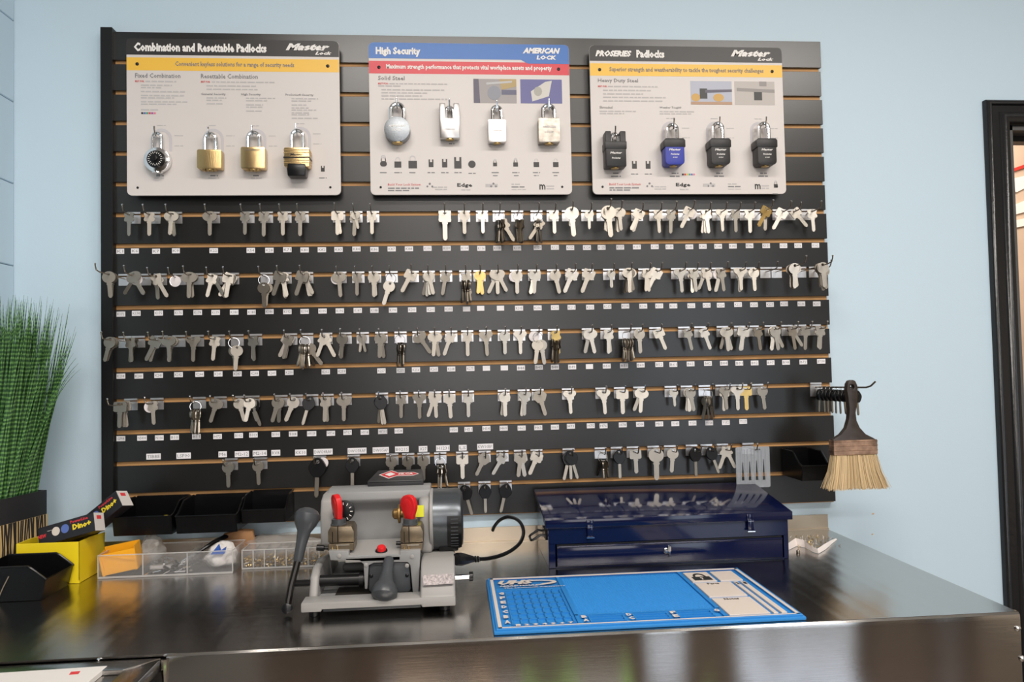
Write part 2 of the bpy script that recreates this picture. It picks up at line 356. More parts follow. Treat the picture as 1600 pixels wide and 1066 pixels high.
def labels(row, gi, T, above=False):
    L = []
    for e in T.split('|'):
        px, s = e.split(' ', 1); px = float(px); yg = W(px, 500, 0)
        hh = .0125 if not above else .0145
        z = GZ[gi]-GH-.0035-hh/2 if not above else GZ[gi]+GH+.0035+hh/2
        if row == 1: z = GZ[gi]-GH-.002-hh/2
        # x on the slat at that height
        z += random.uniform(-.0008,.0008)
        lo, hi = 0., 2.
        for _ in range(24):
            mid = (lo+hi)/2; q = Vector((mid,0,z))-CP; pxm = 800+FPX*q.dot(RX)/q.dot(FX)
            if pxm < px: lo = mid
            else: hi = mid
        x = lo; w = .0185 if len(s) <= 2 else (.0205 if len(s) <= 4 else .0225)
        if above: w = max(.020, .0062*len(s)+.003)
        sl = slats[gi if above else gi+1]
        o = MB().box(x-w/2,x+w/2,-.0006,0,z-hh/2,z+hh/2).build('code_label', M_white, sl)
        if s: text('lettering', s, M_ink, o, x-w/2+.0022, x+w/2-.0022, z, hh*.52, -.0008)
        L.append((x, s))
    LABPX[row] = L
labels(1,6,T1); labels(2,8,T2); labels(3,10,T3); labels(4,12,T4); labels(5,13,T5,True)

# ------------------------------------------------------------------ display signs
def sign(x0, x1, z0, z1, hd, band, label):
    t = thing('display_sign', ((x0+x1)/2,-.03,z0), label, 'sign'); Y = -.030; w = x1-x0; h = z1-z0
    b = MB()
    B = lambda u0,u1,v0,v1,m,y=Y-.0003,pl=None: wbuild(MB().prism(pl or [(x0+u0*w,z1-v1*h),(x0+u1*w,z1-v1*h),(x0+u1*w,z1-v0*h),(x0+u0*w,z1-v0*h)], y, Y+.001), 'printed_band', m, t)
    wbuild(MB().prism(rrect(x0,x1,z0,z1,.012), Y, Y+.006), 'sign_board', M_signw, t, bevel=.0005, seg=1)
    hp = rrect(x0+.0004,x1-.0004,z1-.105*h,z1-.0004,.012,corners=(1,1,0,0))
    wbuild(MB().prism(hp, Y-.0004, Y), 'header', hd, t)
    B(.001,.999,.122,.205,band)
    for u,v,r in ((.05,.165,.0042),(.945,.165,.0042),(.05,.95,.0028),(.95,.95,.0028)):
        wbuild(MB().lathe((x0+u*w,Y,z1-v*h),(0,-1,0),[(0,r),(.0012,r),(.002,r*.5),(.0021,.0002)],12), 'screw', M_blkpl, t)
        wbuild(MB().tube([(x0+u*w,Y+.006,z1-v*h),(x0+u*w,.0,z1-v*h)], .004, 8), 'standoff', M_blkpl, t)
    def T(s,u0,u1,v,hh,m=M_ink,bold=0,shear=0,name='lettering'): return text(name, s, m, t and t, x0+u0*w-t.location.x, x0+u1*w-t.location.x, z1-v*h-t.location.z, hh*h, Y-.0008-t.location.y, bold, shear)
    def LN(u0,u1,v,m=M_ink2,hh=.008):
        mb = MB(); u = u0
        while u < u1-.004:
            e = min(u1, u+random.uniform(.012,.04)); mb.box(x0+u*w,x0+e*w,Y-.0005,Y-.0001,z1-(v+hh/2)*h,z1-(v-hh/2)*h); u = e+.005
        return wbuild(mb, 'small_print', m, t)
    def SQ(cols,u0,v):
        for i,c in enumerate(cols): wbuild(MB().box(x0+(u0+i*.0115)*w,x0+(u0+i*.0115+.0095)*w,Y-.0005,Y,z1-(v+.006)*h,z1-(v-.006)*h), 'colour_swatch', mat('swatch%d'%(hash(c)%9999 if 0 else int(c[0]*9)*100+int(c[1]*9)*10+int(c[2]*9)), c, .5), t)
    def IC(u,v,s,kind=0):
        """small printed padlock pictogram, s = body width"""
        cx = x0+u*w; cz = z1-v*h; m = M_signk; mb = MB(); y0,y1 = Y-.0006,Y-.0001
        if kind == 1: mb.prism(rrect(cx-s,cx+s,cz-s*.7,cz+s*.9,s*.8), y0, y1)
        elif kind == 2: mb.prism([(cx-s,cz-s*1.2),(cx+s,cz-s*1.2),(cx+s,cz+s*2),(cx+s*.45,cz+s*2),(cx+s*.45,cz+s*.9),(cx-s*.45,cz+s*.9),(cx-s*.45,cz+s*2),(cx-s,cz+s*2)], y0, y1)
        elif kind == 3: mb.prism(circ(cx,cz,s*1.2,18), y0, y1)
        else: mb.prism([(cx-s,cz-s),(cx+s,cz-s),(cx+s,cz+s*.8),(cx-s,cz+s*.8)], y0, y1)
        wbuild(mb, 'lock_pictogram', m, t)
        if kind in (0,1):
            for k in range(1 if kind == 0 and s > .006 else 2):
                zt = cz+s*.8; hh = s*(1.0+k*1.1); out = [(cx-s*.7,zt),(cx-s*.7,zt+hh*.6)]+[(cx+s*.7*math.cos(R(180-180*i/6)),zt+hh*.6+s*.7*math.sin(R(180-180*i/6))) for i in range(1,6)]+[(cx+s*.7,zt+hh*.6),(cx+s*.7,zt)]
                inn = [(cx+(a-cx)*.72, zt+(b_-zt)*.85) for a,b_ in out]; wbuild(MB().prism(out+inn[::-1], y0, y1), 'lock_pictogram', M_outline, t)
        LN(u-.018,u+.018,v+.055 if kind != 3 else v+.06,M_ink,.006)
    def OUT(u,v0,v1,r):
        """grey printed silhouette of a longer shackle behind a padlock"""
        cx = x0+u*w; zt = z1-v0*h-r; zb = z1-v1*h
        out = [(cx-r,zb),(cx-r,zt)]+[(cx+r*math.cos(R(180-180*i/10)),zt+r*math.sin(R(180-180*i/10))) for i in range(1,10)]+[(cx+r,zt),(cx+r,zb)]
        k = (r-.007)/r; inn = [(cx+(a-cx)*k,(zt+(b_-zt)*k) if b_ > zt else b_) for a,b_ in out]
        wbuild(MB().prism(out+inn[::-1], Y-.0006, Y-.0001), 'shackle_silhouette', M_outline, t)
        LN(u-.02,u+.02,v0-.02,M_ink2,.005); LN(u+.06,u+.10,v0+.045,M_ink2,.005); LN(u+.06,u+.10,v0+.11,M_ink2,.005)
    return t,T,LN,SQ,IC,OUT,B,(x0,x1,z0,z1,w,h,Y)

def bottom_row(T,LN,IC,lock=False):
    T('Build Your Lock System',.085,.245,.935,.020,M_red); LN(.085,.24,.957,M_ink,.008); LN(.085,.19,.972,M_ink,.008)
    T('Edge',.425,.5,.94,.030,M_black,.03); LN(.445,.49,.968)
    LN(.30,.375,.95,M_ink2); LN(.315,.375,.965,M_ink2)
    T('m',.835,.865,.95,.036,M_black,.02) ; LN(.87,.915,.945,M_ink2); LN(.87,.91,.962,M_ink2)
    LN(.695,.74,.932,M_ink2); LN(.695,.76,.95,M_ink,.008); LN(.695,.77,.967,M_ink2,.005); LN(.565,.63,.94,M_ink2,.02)
def pictos(F, pts):
    t, (x0,x1,z0,z1,w,h,Y) = F
    for u, v in pts:
        mb = MB()
        for du,dv,r in ((0,-.012,.0028),(-.012,.006,.0025),(.012,.006,.0025)): mb.prism(circ(x0+(u+du)*w, z1-(v+dv)*h, r, 8), Y-.0006, Y-.0001)
        wbuild(mb, 'people_pictogram', M_ink, t)

s1,T,LN,SQ,IC,OUT,B,F1 = sign(.0677,.5785,.803,1.190,M_signk,M_signy,'white padlock display sign with black header reading Combination and Resettable Padlocks')
T('Combination and Resettable Padlocks',.035,.655,.056,.058,M_lett,.05)
T('Master',.745,.955,.043,.046,M_lett,.06,.35); T('Lock',.885,.965,.082,.022,M_lett,.045,.35)
T('Convenient keyless solutions for a range of security needs',.225,.785,.165,.040,M_ink,.02)
T('Fixed Combination',.04,.25,.238,.030,M_ink,.01); T('Resettable Combination',.345,.612,.238,.030,M_ink,.01)
T('BEST FOR:',.04,.082,.275,.012,M_red,.02); LN(.088,.23,.275)
for k,(v,e) in enumerate(((.30,.21),(.315,.16),(.34,.27),(.365,.265),(.38,.22),(.405,.28),(.42,.23))): LN(.066,e,v)
LN(.066,.145,.456,M_ink2,.008); SQ([(.02,.02,.02),(.1,.15,.4),(.05,.3,.15),(.6,.05,.05),(.35,.1,.4),(.7,.2,.25)],.067,.478)
T('BEST FOR:',.345,.388,.275,.012,M_red,.02); LN(.395,.69,.275); LN(.37,.61,.30); LN(.37,.61,.322)
for s_,a_,b_ in (('General Security',.345,.46),('High Security',.533,.625),('ProSeries® Security',.742,.875)): T(s_,a_,b_,.355,.018,M_ink,.01)
for u,vs in ((.37,(.378,.393,.415)),(.555,(.378,.393,.42,.435,.46)),(.77,(.378,.393,.42,.438,.452,.47,.482,.505))):
    for v in vs: LN(u,u+random.uniform(.07,.14),v)
for u,a_,b_,r in ((.16,.575,.72,.025),(.40,.575,.80,.025),(.60,.575,.72,.025),(.81,.56,.72,.026)): OUT(u,a_,b_,r)
for u in (.15,.40,.60,.80): LN(u-.015,u+.02,.875,M_ink,.008); LN(u-.025,u+.025,.89,M_ink2,.006)
IC(.915,.835,.0045,2)

s2,T,LN,SQ,IC,OUT,B,F2 = sign(.6510,1.1568,.803,1.188,M_signb,M_signr,'white padlock display sign with blue header reading High Security')
x0,x1,z0,z1,w,h,Y = F2
B(0,0,0,0,M_signb,pl=[(x0+.75*w,z1-.10*h),(x1-.0004,z1-.10*h),(x1-.0004,z1-.13*h),(x0+.79*w,z1-.13*h)],y=Y-.0006)
T('High Security',.035,.255,.062,.064,M_lett,.05); T('AMERICAN',.765,.955,.043,.040,M_lett,.06,.3); T('LOCK',.835,.935,.088,.030,M_lett,.05,.15)
T('Maximum strength performance that protects vital workplace assets and property',.085,.91,.163,.040,M_lett,.035)
T('Solid Steel',.045,.175,.235,.028,M_ink,.01); T('BEST FOR:',.045,.095,.272,.012,M_red,.02); LN(.10,.385,.272); LN(.045,.16,.287)
for v,e in ((.312,.37),(.332,.285),(.352,.26),(.372,.385)): LN(.06,e,v)
def photo(F, u0,u1,v0,v1,bg,shapes):
    t,(x0,x1,z0,z1,w,h,Y) = F
    fr = wbuild(MB().box(x0+u0*w,x0+u1*w,Y-.0005,Y-.0001,z1-v1*h,z1-v0*h), 'printed_photo', bg, t)
    for i_,(poly,m) in enumerate(shapes):
        wbuild(MB().prism([(x0+(u0+(u1-u0)*a)*w, z1-(v1+(v0-v1)*b)*h) for a,b in poly], Y-.0007-.0001*i_, Y-.0005), 'photo_detail', m, fr)
C_ = lambda r,g,b,n: mat(n,(r,g,b),.45)
photo((s2,F2),.515,.73,.235,.395,C_(.36,.33,.33,'photo_brown'),[([(0,0),(.15,0),(.12,1),(0,1)],C_(.12,.11,.15,'photo_dark')),([(.65,.35),(1,.35),(1,.55),(.65,.55)],C_(.13,.13,.2,'photo_navy')),([(.65,.55),(1,.7),(1,1),(.6,1)],C_(.45,.33,.15,'photo_ochre')),(circ(.48,.42,.16,14,rz=.3),C_(.27,.28,.32,'photo_steel')),([(.3,.75),(.9,.85),(.9,.93),(.3,.85)],C_(.5,.5,.5,'photo_chain'))])
photo((s2,F2),.75,.96,.235,.395,C_(.14,.14,.33,'photo_blue'),[([(.28,.08),(.68,.3),(.76,.95),(.6,.9),(.25,.5)],C_(.62,.60,.55,'photo_silver')),(circ(.42,.5,.1,12,rz=.2),C_(.40,.39,.35,'photo_knob'))])
for u,k,s_ in ((.065,1,.0085),(.135,0,.0085),(.208,0,.0105),(.298,2,.006),(.365,2,.0065),(.43,2,.009),(.50,3,.0078),(.615,0,.005),(.718,0,.006),(.822,0,.007),(.92,0,.007)): IC(u,.80,s_,k)
for u in (.615,.72,.82,.92): LN(u-.012,u+.012,.875,M_ink,.006)
bottom_row(T,LN,IC); pictos((s2,F2),[(.29,.94),(.605,.94)])
for u in (.14,.40,.64,.88): LN(u-.012,u+.015,.665,M_ink,.008)

s3,T,LN,SQ,IC,OUT,B,F3 = sign(1.2096,1.7185,.803,1.188,M_signk,M_signy,'white padlock display sign with black header reading ProSeries Padlocks')
T('PROSERIES',.03,.215,.055,.044,M_lett,.06,.3); T('Padlocks',.24,.385,.056,.054,M_lett,.05)
T('Master',.73,.94,.043,.046,M_lett,.06,.35); T('Lock',.87,.955,.082,.022,M_lett,.045,.35)
T('Superior strength and weatherability to tackle the toughest security challenges',.10,.90,.165,.040,M_ink,.02)
T('Heavy Duty Steel',.04,.245,.24,.032,M_ink,.01); T('BEST FOR:',.04,.086,.277,.012,M_red,.02); LN(.09,.345,.277)
for v,e in ((.303,.31),(.327,.27),(.350,.385),(.374,.37)): LN(.065,e,v)
T('Shrouded',.045,.11,.418,.018,M_ink,.01); T('Weather Tough®',.352,.465,.418,.018,M_ink,.01)
LN(.045,.23,.444); LN(.045,.17,.459); LN(.352,.53,.444); LN(.352,.52,.459)
photo((s3,F3),.515,.73,.235,.395,C_(.45,.47,.55,'photo_pale'),[([(0,0),(1,0),(1,.12),(0,.12)],C_(.45,.28,.18,'photo_wood')),(circ(.12,.3,.11,12,rz=.17),C_(.60,.36,.10,'photo_gold')),(circ(.67,.3,.13,12,rz=.17),MATS['photo_gold']),([(.22,.25),(.40,.25),(.40,.68),(.22,.68)],C_(.05,.05,.05,'photo_black')),([(.35,.5),(1,.55),(1,.65),(.35,.62)],MATS['photo_dark'])])
photo((s3,F3),.745,.955,.235,.395,C_(.50,.46,.43,'photo_taupe'),[([(.05,.58),(1,.52),(1,.66),(.05,.72)],C_(.3,.28,.27,'photo_grey')),([(.48,.2),(.68,.2),(.68,.55),(.48,.55)],MATS['photo_black']),([(.62,.8),(.8,.8),(.8,1),(.62,1)],MATS['photo_grey'])])
for u,a_,b_,r in ((.405,.51,.70,.023),(.635,.51,.70,.023),(.865,.51,.70,.023)): OUT(u,a_,b_,r)
for u in (.12,.42,.65,.88): LN(u-.015,u+.02,.86,M_ink,.008); LN(u-.025,u+.025,.88,M_ink,.008)
IC(.215,.81,.0062,2); IC(.285,.81,.0062,2); SQ([(.02,.02,.02),(.6,.05,.05),(.7,.55,.1),(.05,.35,.2),(.1,.15,.5),(.7,.2,.25)],.458,.868)
bottom_row(T,LN,IC,True); IC(.945,.945,.005,0); pictos((s3,F3),[(.29,.94),(.605,.94)])

# ------------------------------------------------------------------ padlocks
def shackle(mb, cx, zb, zt, hw, y, r):
    """inverted U from (cx-hw, zb) over the top at zt"""
    pts = [(cx-hw,y,zb)]+[(cx+hw*math.cos(R(180-15*i)), y, zt-hw+hw*math.sin(R(180-15*i))) for i in range(13)]+[(cx+hw,y,zb)]
    return mb.tube(pts, r, 10)
def padlock(cx, zb, z1, ztop, w, d, kind, bm, label, hw=None, sr=.0045, logo=None, lm=None):
    """zb..z1: body; ztop: top of shackle; hangs on a little eye hook of the sign"""
    Yf = -.034-d; t = thing('padlock', (cx,-.034-d/2,ztop), label, 'padlock', None)
    yc = -.034-d/2; hw = hw or w*.33
    x0,x1 = cx-w/2, cx+w/2
    mb = MB()
    if kind == 'round': mb.prism(circ(cx,(zb+z1)/2+.002,w/2,32), Yf, -.034)
    elif kind == 'dial': mb.prism(circ(cx,(zb+z1)/2,w/2,36), Yf+.006, -.034)
    elif kind == 'shroud': mb.prism([(x0,zb),(x1,zb),(x1,z1),(cx+hw*.75,z1),(cx+hw*.75,z1-(z1-zb)*.42),(cx-hw*.75,z1-(z1-zb)*.42),(cx-hw*.75,z1),(x0,z1)], Yf, -.034)
    else: mb.prism(rrect(x0,x1,zb,z1,.004 if kind != 'taper' else .009), Yf, -.034)
    wbuild(mb, 'body', bm, t, bevel=.0022 if kind != 'plain' else .001)
    if kind != 'shroud': wbuild(shackle(MB(), cx, z1-.004, ztop, hw, yc, sr), 'shackle', M_chrome, t)
    else: wbuild(shackle(MB(), cx, z1-(z1-zb)*.45, ztop-.004, hw*.6, yc, sr*.9), 'shackle', M_chrome, t)
    # cylinder plug under the body
    wbuild(MB().lathe((cx,yc,zb+.001),(0,0,-1),[(0,w*.2),(.003,w*.2),(.0035,w*.12)],16), 'key_cylinder', M_brass if kind != 'dial' else M_chrome, t)
    if logo:
        for s_,zz,ww,hh in logo: text('lettering', s_, lm, t, -ww/2, ww/2, zz-ztop, hh, Yf-.0004+.034+d/2, .03, .2)
    # the eye hook screwed to the sign belongs to the sign
    sg = min((s1,s2,s3), key=lambda s: abs(s.location.x-cx))
    wbuild(MB().tube([(cx,-.03,ztop-sr*2),(cx,-.045,ztop-sr*2-.001),(cx,yc-.010,ztop-sr*2-.004),(cx,yc-.018,ztop+.004),(cx,yc-.018,ztop+.011)], .0022, 8), 'lock_hook', M_chrome, sg)
    return t,Yf,yc
def px2(px,py): p = W(px,py,-.055); return p.x,p.z
def PL(cxp, ytop, y1, yb, wp, *a, **k):
    x,zt = px2(cxp,ytop); z1 = px2(cxp,y1)[1]; zb = px2(cxp,yb)[1]; return padlock(x, zb, z1, zt, wp*1.575e-3, *a, **k)
# first sign
t,Yf,yc = PL(243,206,229,268,38,.022,'dial',M_chrome,'round silver combination padlock with black numbered dial, first on left sign',hw=.0095,sr=.0038)
cx = t.location.x; zc_ = px2(243,248)[1]

wbuild(MB().lathe((cx-.001,Yf+.006,zc_),(0,-1,0),[(0,.0215),(.004,.0205),(.006,.0175),(.0065,.017),(.007,.007),(.013,.0065),(.0135,.005)],32), 'dial', M_blkpl, t)
tk = MB()
for i in range(20):
    a = 2*PI*i/20; c,s_ = math.cos(a),math.sin(a); L_ = .0035 if i % 2 else .005
    tk.add([(cx+c*.0170-s_*.0006-.001,Yf-.0008,zc_+s_*.0170+c*.0006),(cx+c*.0170+s_*.0006-.001,Yf-.0008,zc_+s_*.0170-c*.0006),(cx+c*(.017-L_)+s_*.0006-.001,Yf-.0010,zc_+s_*(.017-L_)-c*.0006),(cx+c*(.017-L_)-s_*.0006-.001,Yf-.0010,zc_+s_*(.017-L_)+c*.0006)],[(0,1,2,3)])
wbuild(tk, 'dial_marks', M_lett, t)
M_br2 = mat('satin_brass', (.56,.40,.19), .3, 1, bump=.3, bscale=700, stretch=(1,1,.1))
M_br3 = mat('bright_brass', (.72,.52,.26), .25, 1, bump=.2, bscale=700)
def wheels(t, cx, zb, Yf, n, w):
    for i in range(n): wbuild(MB().lathe((cx-w/2+(i+.15)*w/n,Yf+.006,zb-.0005),(1,0,0),[(0,.005),(w/n*.7,.005)],12), 'number_wheel', M_br2, t)
t,Yf,yc = PL(327,207,234,264,36,.024,'plain',M_br2,'dull brass block padlock with number wheels underneath, second on left sign',hw=.0125); wheels(t,t.location.x,px2(327,264)[1],Yf,4,.035)
t,Yf,yc = PL(395,205,230,264,36,.024,'plain',M_br3,'shiny brass block padlock with RESETTABLE engraving, third on left sign',hw=.0135,logo=[('PROSERIES',px2(395,235)[1],.034,.004)],lm=M_dark); wheels(t,t.location.x,px2(395,264)[1],Yf,4,.035)
t['label'] = 'shiny brass block padlock with engraved top line, third on left sign'
t,Yf,yc = PL(464,203,232,262,38,.030,'plain',M_br3,'ridged brass padlock with black bumper at its foot, fourth on left sign',hw=.0135,logo=[('Master',px2(464,243)[1],.030,.006)],lm=M_black)
cx = t.location.x
for zp in (236,240,252,256): z = px2(464,zp)[1]; wbuild(MB().box(cx-.0312,cx+.0312,Yf-.0008,-.034,z-.001,z+.001), 'rib', M_br3, t, bevel=.0006, seg=1)
z = px2(464,247.5)[1]; wbuild(MB().box(cx-.0315,cx+.0315,Yf-.0012,-.033,z-.0014,z+.0014), 'black_band', M_blkpl, t)
wbuild(MB().prism([(cx-.021,px2(464,258)[1]+.001),(cx-.023,px2(464,266)[1]),(cx-.021,px2(464,277)[1]),(cx+.021,px2(464,277)[1]),(cx+.023,px2(464,266)[1]),(cx+.021,px2(464,258)[1]+.001)], Yf-.004, -.036), 'rubber_bumper', M_blkpl, t, bevel=.003)
# second sign
M_grst = mat('grey_cast_steel', (.27,.29,.31), .38, 1, bump=.4, bscale=500)
M_slab = mat('polished_steel_slab', (.56,.545,.535), .3, 1)
M_worn = mat('worn_steel', (.36,.33,.29), .38, 1, vary=.25, vscale=90)
PL(620,161,186,222,40,.028,'round',M_grst,'big round grey steel padlock with arched shackle, leftmost on middle sign',hw=.0155,sr=.0055,logo=[('AMERICAN',px2(620,198)[1],.042,.006),('LOCK',px2(620,204)[1],.024,.006)],lm=M_lett)
PL(702,163,161,216,31,.022,'shroud',M_slab,'tall bright steel padlock with slotted top hiding its shackle, on middle sign',hw=.0135,logo=[('AMERICAN',px2(702,202)[1],.026,.004)],lm=M_ink2)
PL(776,165,186,222,28,.022,'plain',M_slab,'narrow bright steel block padlock, third on middle sign',hw=.011,sr=.005,logo=[('AMERICAN',px2(776,204)[1],.024,.004)],lm=M_ink2)
PL(857,163,185,223,34,.026,'plain',M_worn,'square scuffed steel block padlock, rightmost on middle sign',hw=.0145,sr=.0052,logo=[('AMERICAN',px2(857,199)[1],.036,.006),('LOCK',px2(857,207)[1],.024,.006)],lm=M_ink2)
# third sign
M_wb = mat('blue_lock_shell', (.03,.045,.36), .4); M_bs = mat('black_lock_shell', (.022,.021,.022), .42)
def tough(cxp, m, label, top=194):
    t,Yf,yc = PL(cxp,top,222,259,31,.034,'taper',m,label,hw=.0125,sr=.005,logo=[('Master',px2(cxp,236)[1],.030,.0055),('ProSeries',px2(cxp,243)[1],.022,.0045),('6121',px2(cxp,248)[1],.012,.003)],lm=M_lett)
    cx = t.location.x; za = px2(cxp,232)[1]; zb = px2(cxp,219)[1]
    wbuild(MB().prism([(cx-.0275,za),(cx+.0275,za),(cx+.0275,zb-.004),(cx+.023,zb+.001),(cx-.023,zb+.001),(cx-.0275,zb-.004)], Yf-.0012, -.033), 'weather_cover', M_bs, t, bevel=.0015)
tough(1051,M_wb,'blue covered padlock with black top cap, second on right sign')
tough(1122,M_bs,'black covered padlock beside the blue one, third on right sign',192)
tough(1194,M_bs,'black covered padlock nearest the edge, rightmost on right sign',192)
t,Yf,yc = PL(960,206,207,262,33,.034,'shroud',M_bs,'black shrouded padlock with square raised shoulders, first on right sign',hw=.015,sr=.0045,logo=[('Master',px2(960,241)[1],.030,.0055),('ProSeries',px2(960,249)[1],.022,.0045)],lm=M_lett)
cx = t.location.x; wbuild(MB().box(cx-.0275,cx+.0275,Yf-.001,-.033,px2(960,235)[1],px2(960,223)[1]), 'weather_cover', M_bs, t, bevel=.0015)

# ------------------------------------------------------------------ key hooks and keys
def head(kind):
    """outline radius as a function of the angle (0 = straight up) in mm and head centre drop"""
    f = {
     'r': (lambda a: 11.6, 6.5),
     'o': (lambda a: 1/math.sqrt((math.sin(a)/14.5)**2+(math.cos(a)/11)**2), 5.5),
     's': (lambda a: min(12.2/max(abs(math.sin(a)),.001), 10.0/max(abs(math.cos(a)),.001), 14.6), 5.5),
     'c': (lambda a: 10.6+2.3*math.cos(3*(a-R(0))+PI)*-1 if 0 else 10.6+2.4*math.cos(4*a-PI)*(1 if abs(a)>.8 else .45), 5.8),
     't': (lambda a: 12.0+3.0*math.cos(3*a+PI)*1.0 - 1.0*math.cos(a)*-1, 6.0),
     'h': (lambda a: 12.4/max(math.cos(((a+PI/6) % (PI/3))-PI/6),.8), 6.0),
     'B': (lambda a: 14.0+1.6*math.cos(2*a)+.8*math.cos(4*a), 10),
     'y': (lambda a: 9.2, 5.0),
    }[kind]
    return f
KM = {}
def key_mesh(kind, col, wide=False):
    k = (kind, col)
    if k in KM: return KM[k]
    f, hc = head(kind); mm = {'s':M_nick,'w':M_nickb,'g':M_brass,'d':M_dark,'k':M_nick,'n':M_nick}[col]
    bw = {'r':4.0,'o':3.9,'s':4.2,'c':3.8,'t':3.7,'h':3.9,'B':3.4,'y':2.8}[kind]
    L = {'y':36,'B':57}.get(kind, 47.)
    pts = []; n = 26
    a0 = None
    for i in range(n+1):
        a = R(-162+324*i/n); r = f(a); pts.append((r*math.sin(a)*1.06, -hc+r*math.cos(a)))
    sh = min(p[1] for p in (pts[0],pts[-1]))
    blade = [(bw+1.3,sh-1.2),(bw+1.3,sh-3.4),(bw,sh-4.6),(bw,-L+3.2),(bw*.35,-L),(-bw*.45,-L),(-bw,-L+3.6),(-bw,sh-4.6),(-bw-.9,sh-3.6),(-bw-.9,sh-1.2)]
    out = [(x/1000,z/1000) for x,z in pts+blade]
    if kind in 'so' : hole = [(x/1000,z/1000) for x,z in [(-5.4,-1.5),(5.4,-1.5),(5.4,1.8),(-5.4,1.8)]]
    elif kind == 'B': hole = circ(0,-.0002,.0035,8)
    else: hole = circ(0,0,.0031,8)
    th = .0011
    if kind == 'B':
        mb = MB().prism([(x/1000,z/1000) for x,z in [(bw,-hc-8)]+blade[2:7]+[(-bw,-hc-8)]], -th, th)
        me = mb.mesh('blade', mm, bevel=.0003, seg=1)
        hm = MB().prism([(x/1000,z/1000) for x,z in pts], -.0038, .0038, holes=[hole]).mesh('grip', M_blkpl, bevel=.001, seg=1)
        KM[k] = (me, hm); return KM[k]
    mb = MB().prism(out, -th, th, holes=[hole])
    for s_ in (-1,1):   # milled flutes stand proud on both faces
        mb.box(-.0008,.0009,s_*th-.0003,s_*th+.0003,-L/1000+.004,(sh-6)/1000).box(bw*.0006,bw*.00095,s_*th-.00025,s_*th+.00025,-L/1000+.004,(sh-6)/1000)
    me = mb.mesh('key', mm); KM[k] = (me, None); return KM[k]
HM = {}
def hook_mesh(L, col):
    k = (L, col)
    if k in HM: return HM[k]
    pl = MB().box(-.0155,.0155,-.0022,-.0006,-.0225,-.0010).box(-.0155,.0155,-.0036,-.0008,.0016,.0065).box(-.0155,.0155,-.0010,.0060,.0035,.0050)
    pm = pl.mesh('back_plate', M_zinc, bevel=.0004, seg=1)
    wr = MB().use(M_chrome if False else M_dark).tube([(0,-.001,-.005),(0,-.006,-.006),(0,-L*.6,-.006),(0,-L*.9,-.0055),(0,-L,-.003),(0,-L-.005,.006),(0,-L-.0055,.009)], .0015, 7)
    wr.use(M_chrome).lathe((0,-L-.0055,.009),(0,-.3,1),[(0,.0016),(.001,.0024),(.0025,.0024),(.0035,.0012)],8)
    HM[k] = (pm, wr.mesh('wire_arm')); return HM[k]
DISC = MB().prism(circ(0,-.012,.0135,20), -.0005, .0005, holes=[circ(0,-.001,.0016,6)]).mesh('paper_tag', M_disc)
RINGM = MB().ring((0,0,-.012), .0125, .0007).mesh('key_ring', M_chrome)
ORD = ['first','second','third','fourth','fifth','sixth','seventh','eighth','ninth','tenth','eleventh','twelfth','thirteenth','fourteenth','fifteenth','sixteenth','seventeenth','eighteenth','nineteenth','twentieth']
def nth(i, n):
    if i < 20: return ORD[i]+' from left'
    j = n-1-i
    if j < 20: return ORD[j]+' from right'
    return 'twenty-'+ORD[i-20]+' from left'
ROWN = {1:'top row',2:'second row',3:'third row',4:'fourth row',5:'fifth row',6:'lowest row'}
SHN = {'r':'round-headed','o':'oval-headed','s':'square-headed','c':'clover-headed','t':'flared-head','h':'six-sided','B':'black-headed','y':'small-headed'}
CLN = {'s':'nickel','w':'bright nickel','g':'golden brass','d':'dark','k':'silver-bladed','n':'nickel'}
NK = [0]
def x_at(px, Y, z):
    lo, hi = -.3, 2.6
    for _ in range(26):
        mid = (lo+hi)/2; q = Vector((mid,Y,z))-CP
        if 800+FPX*q.dot(RX)/q.dot(FX) < px: lo = mid
        else: hi = mid
    return lo
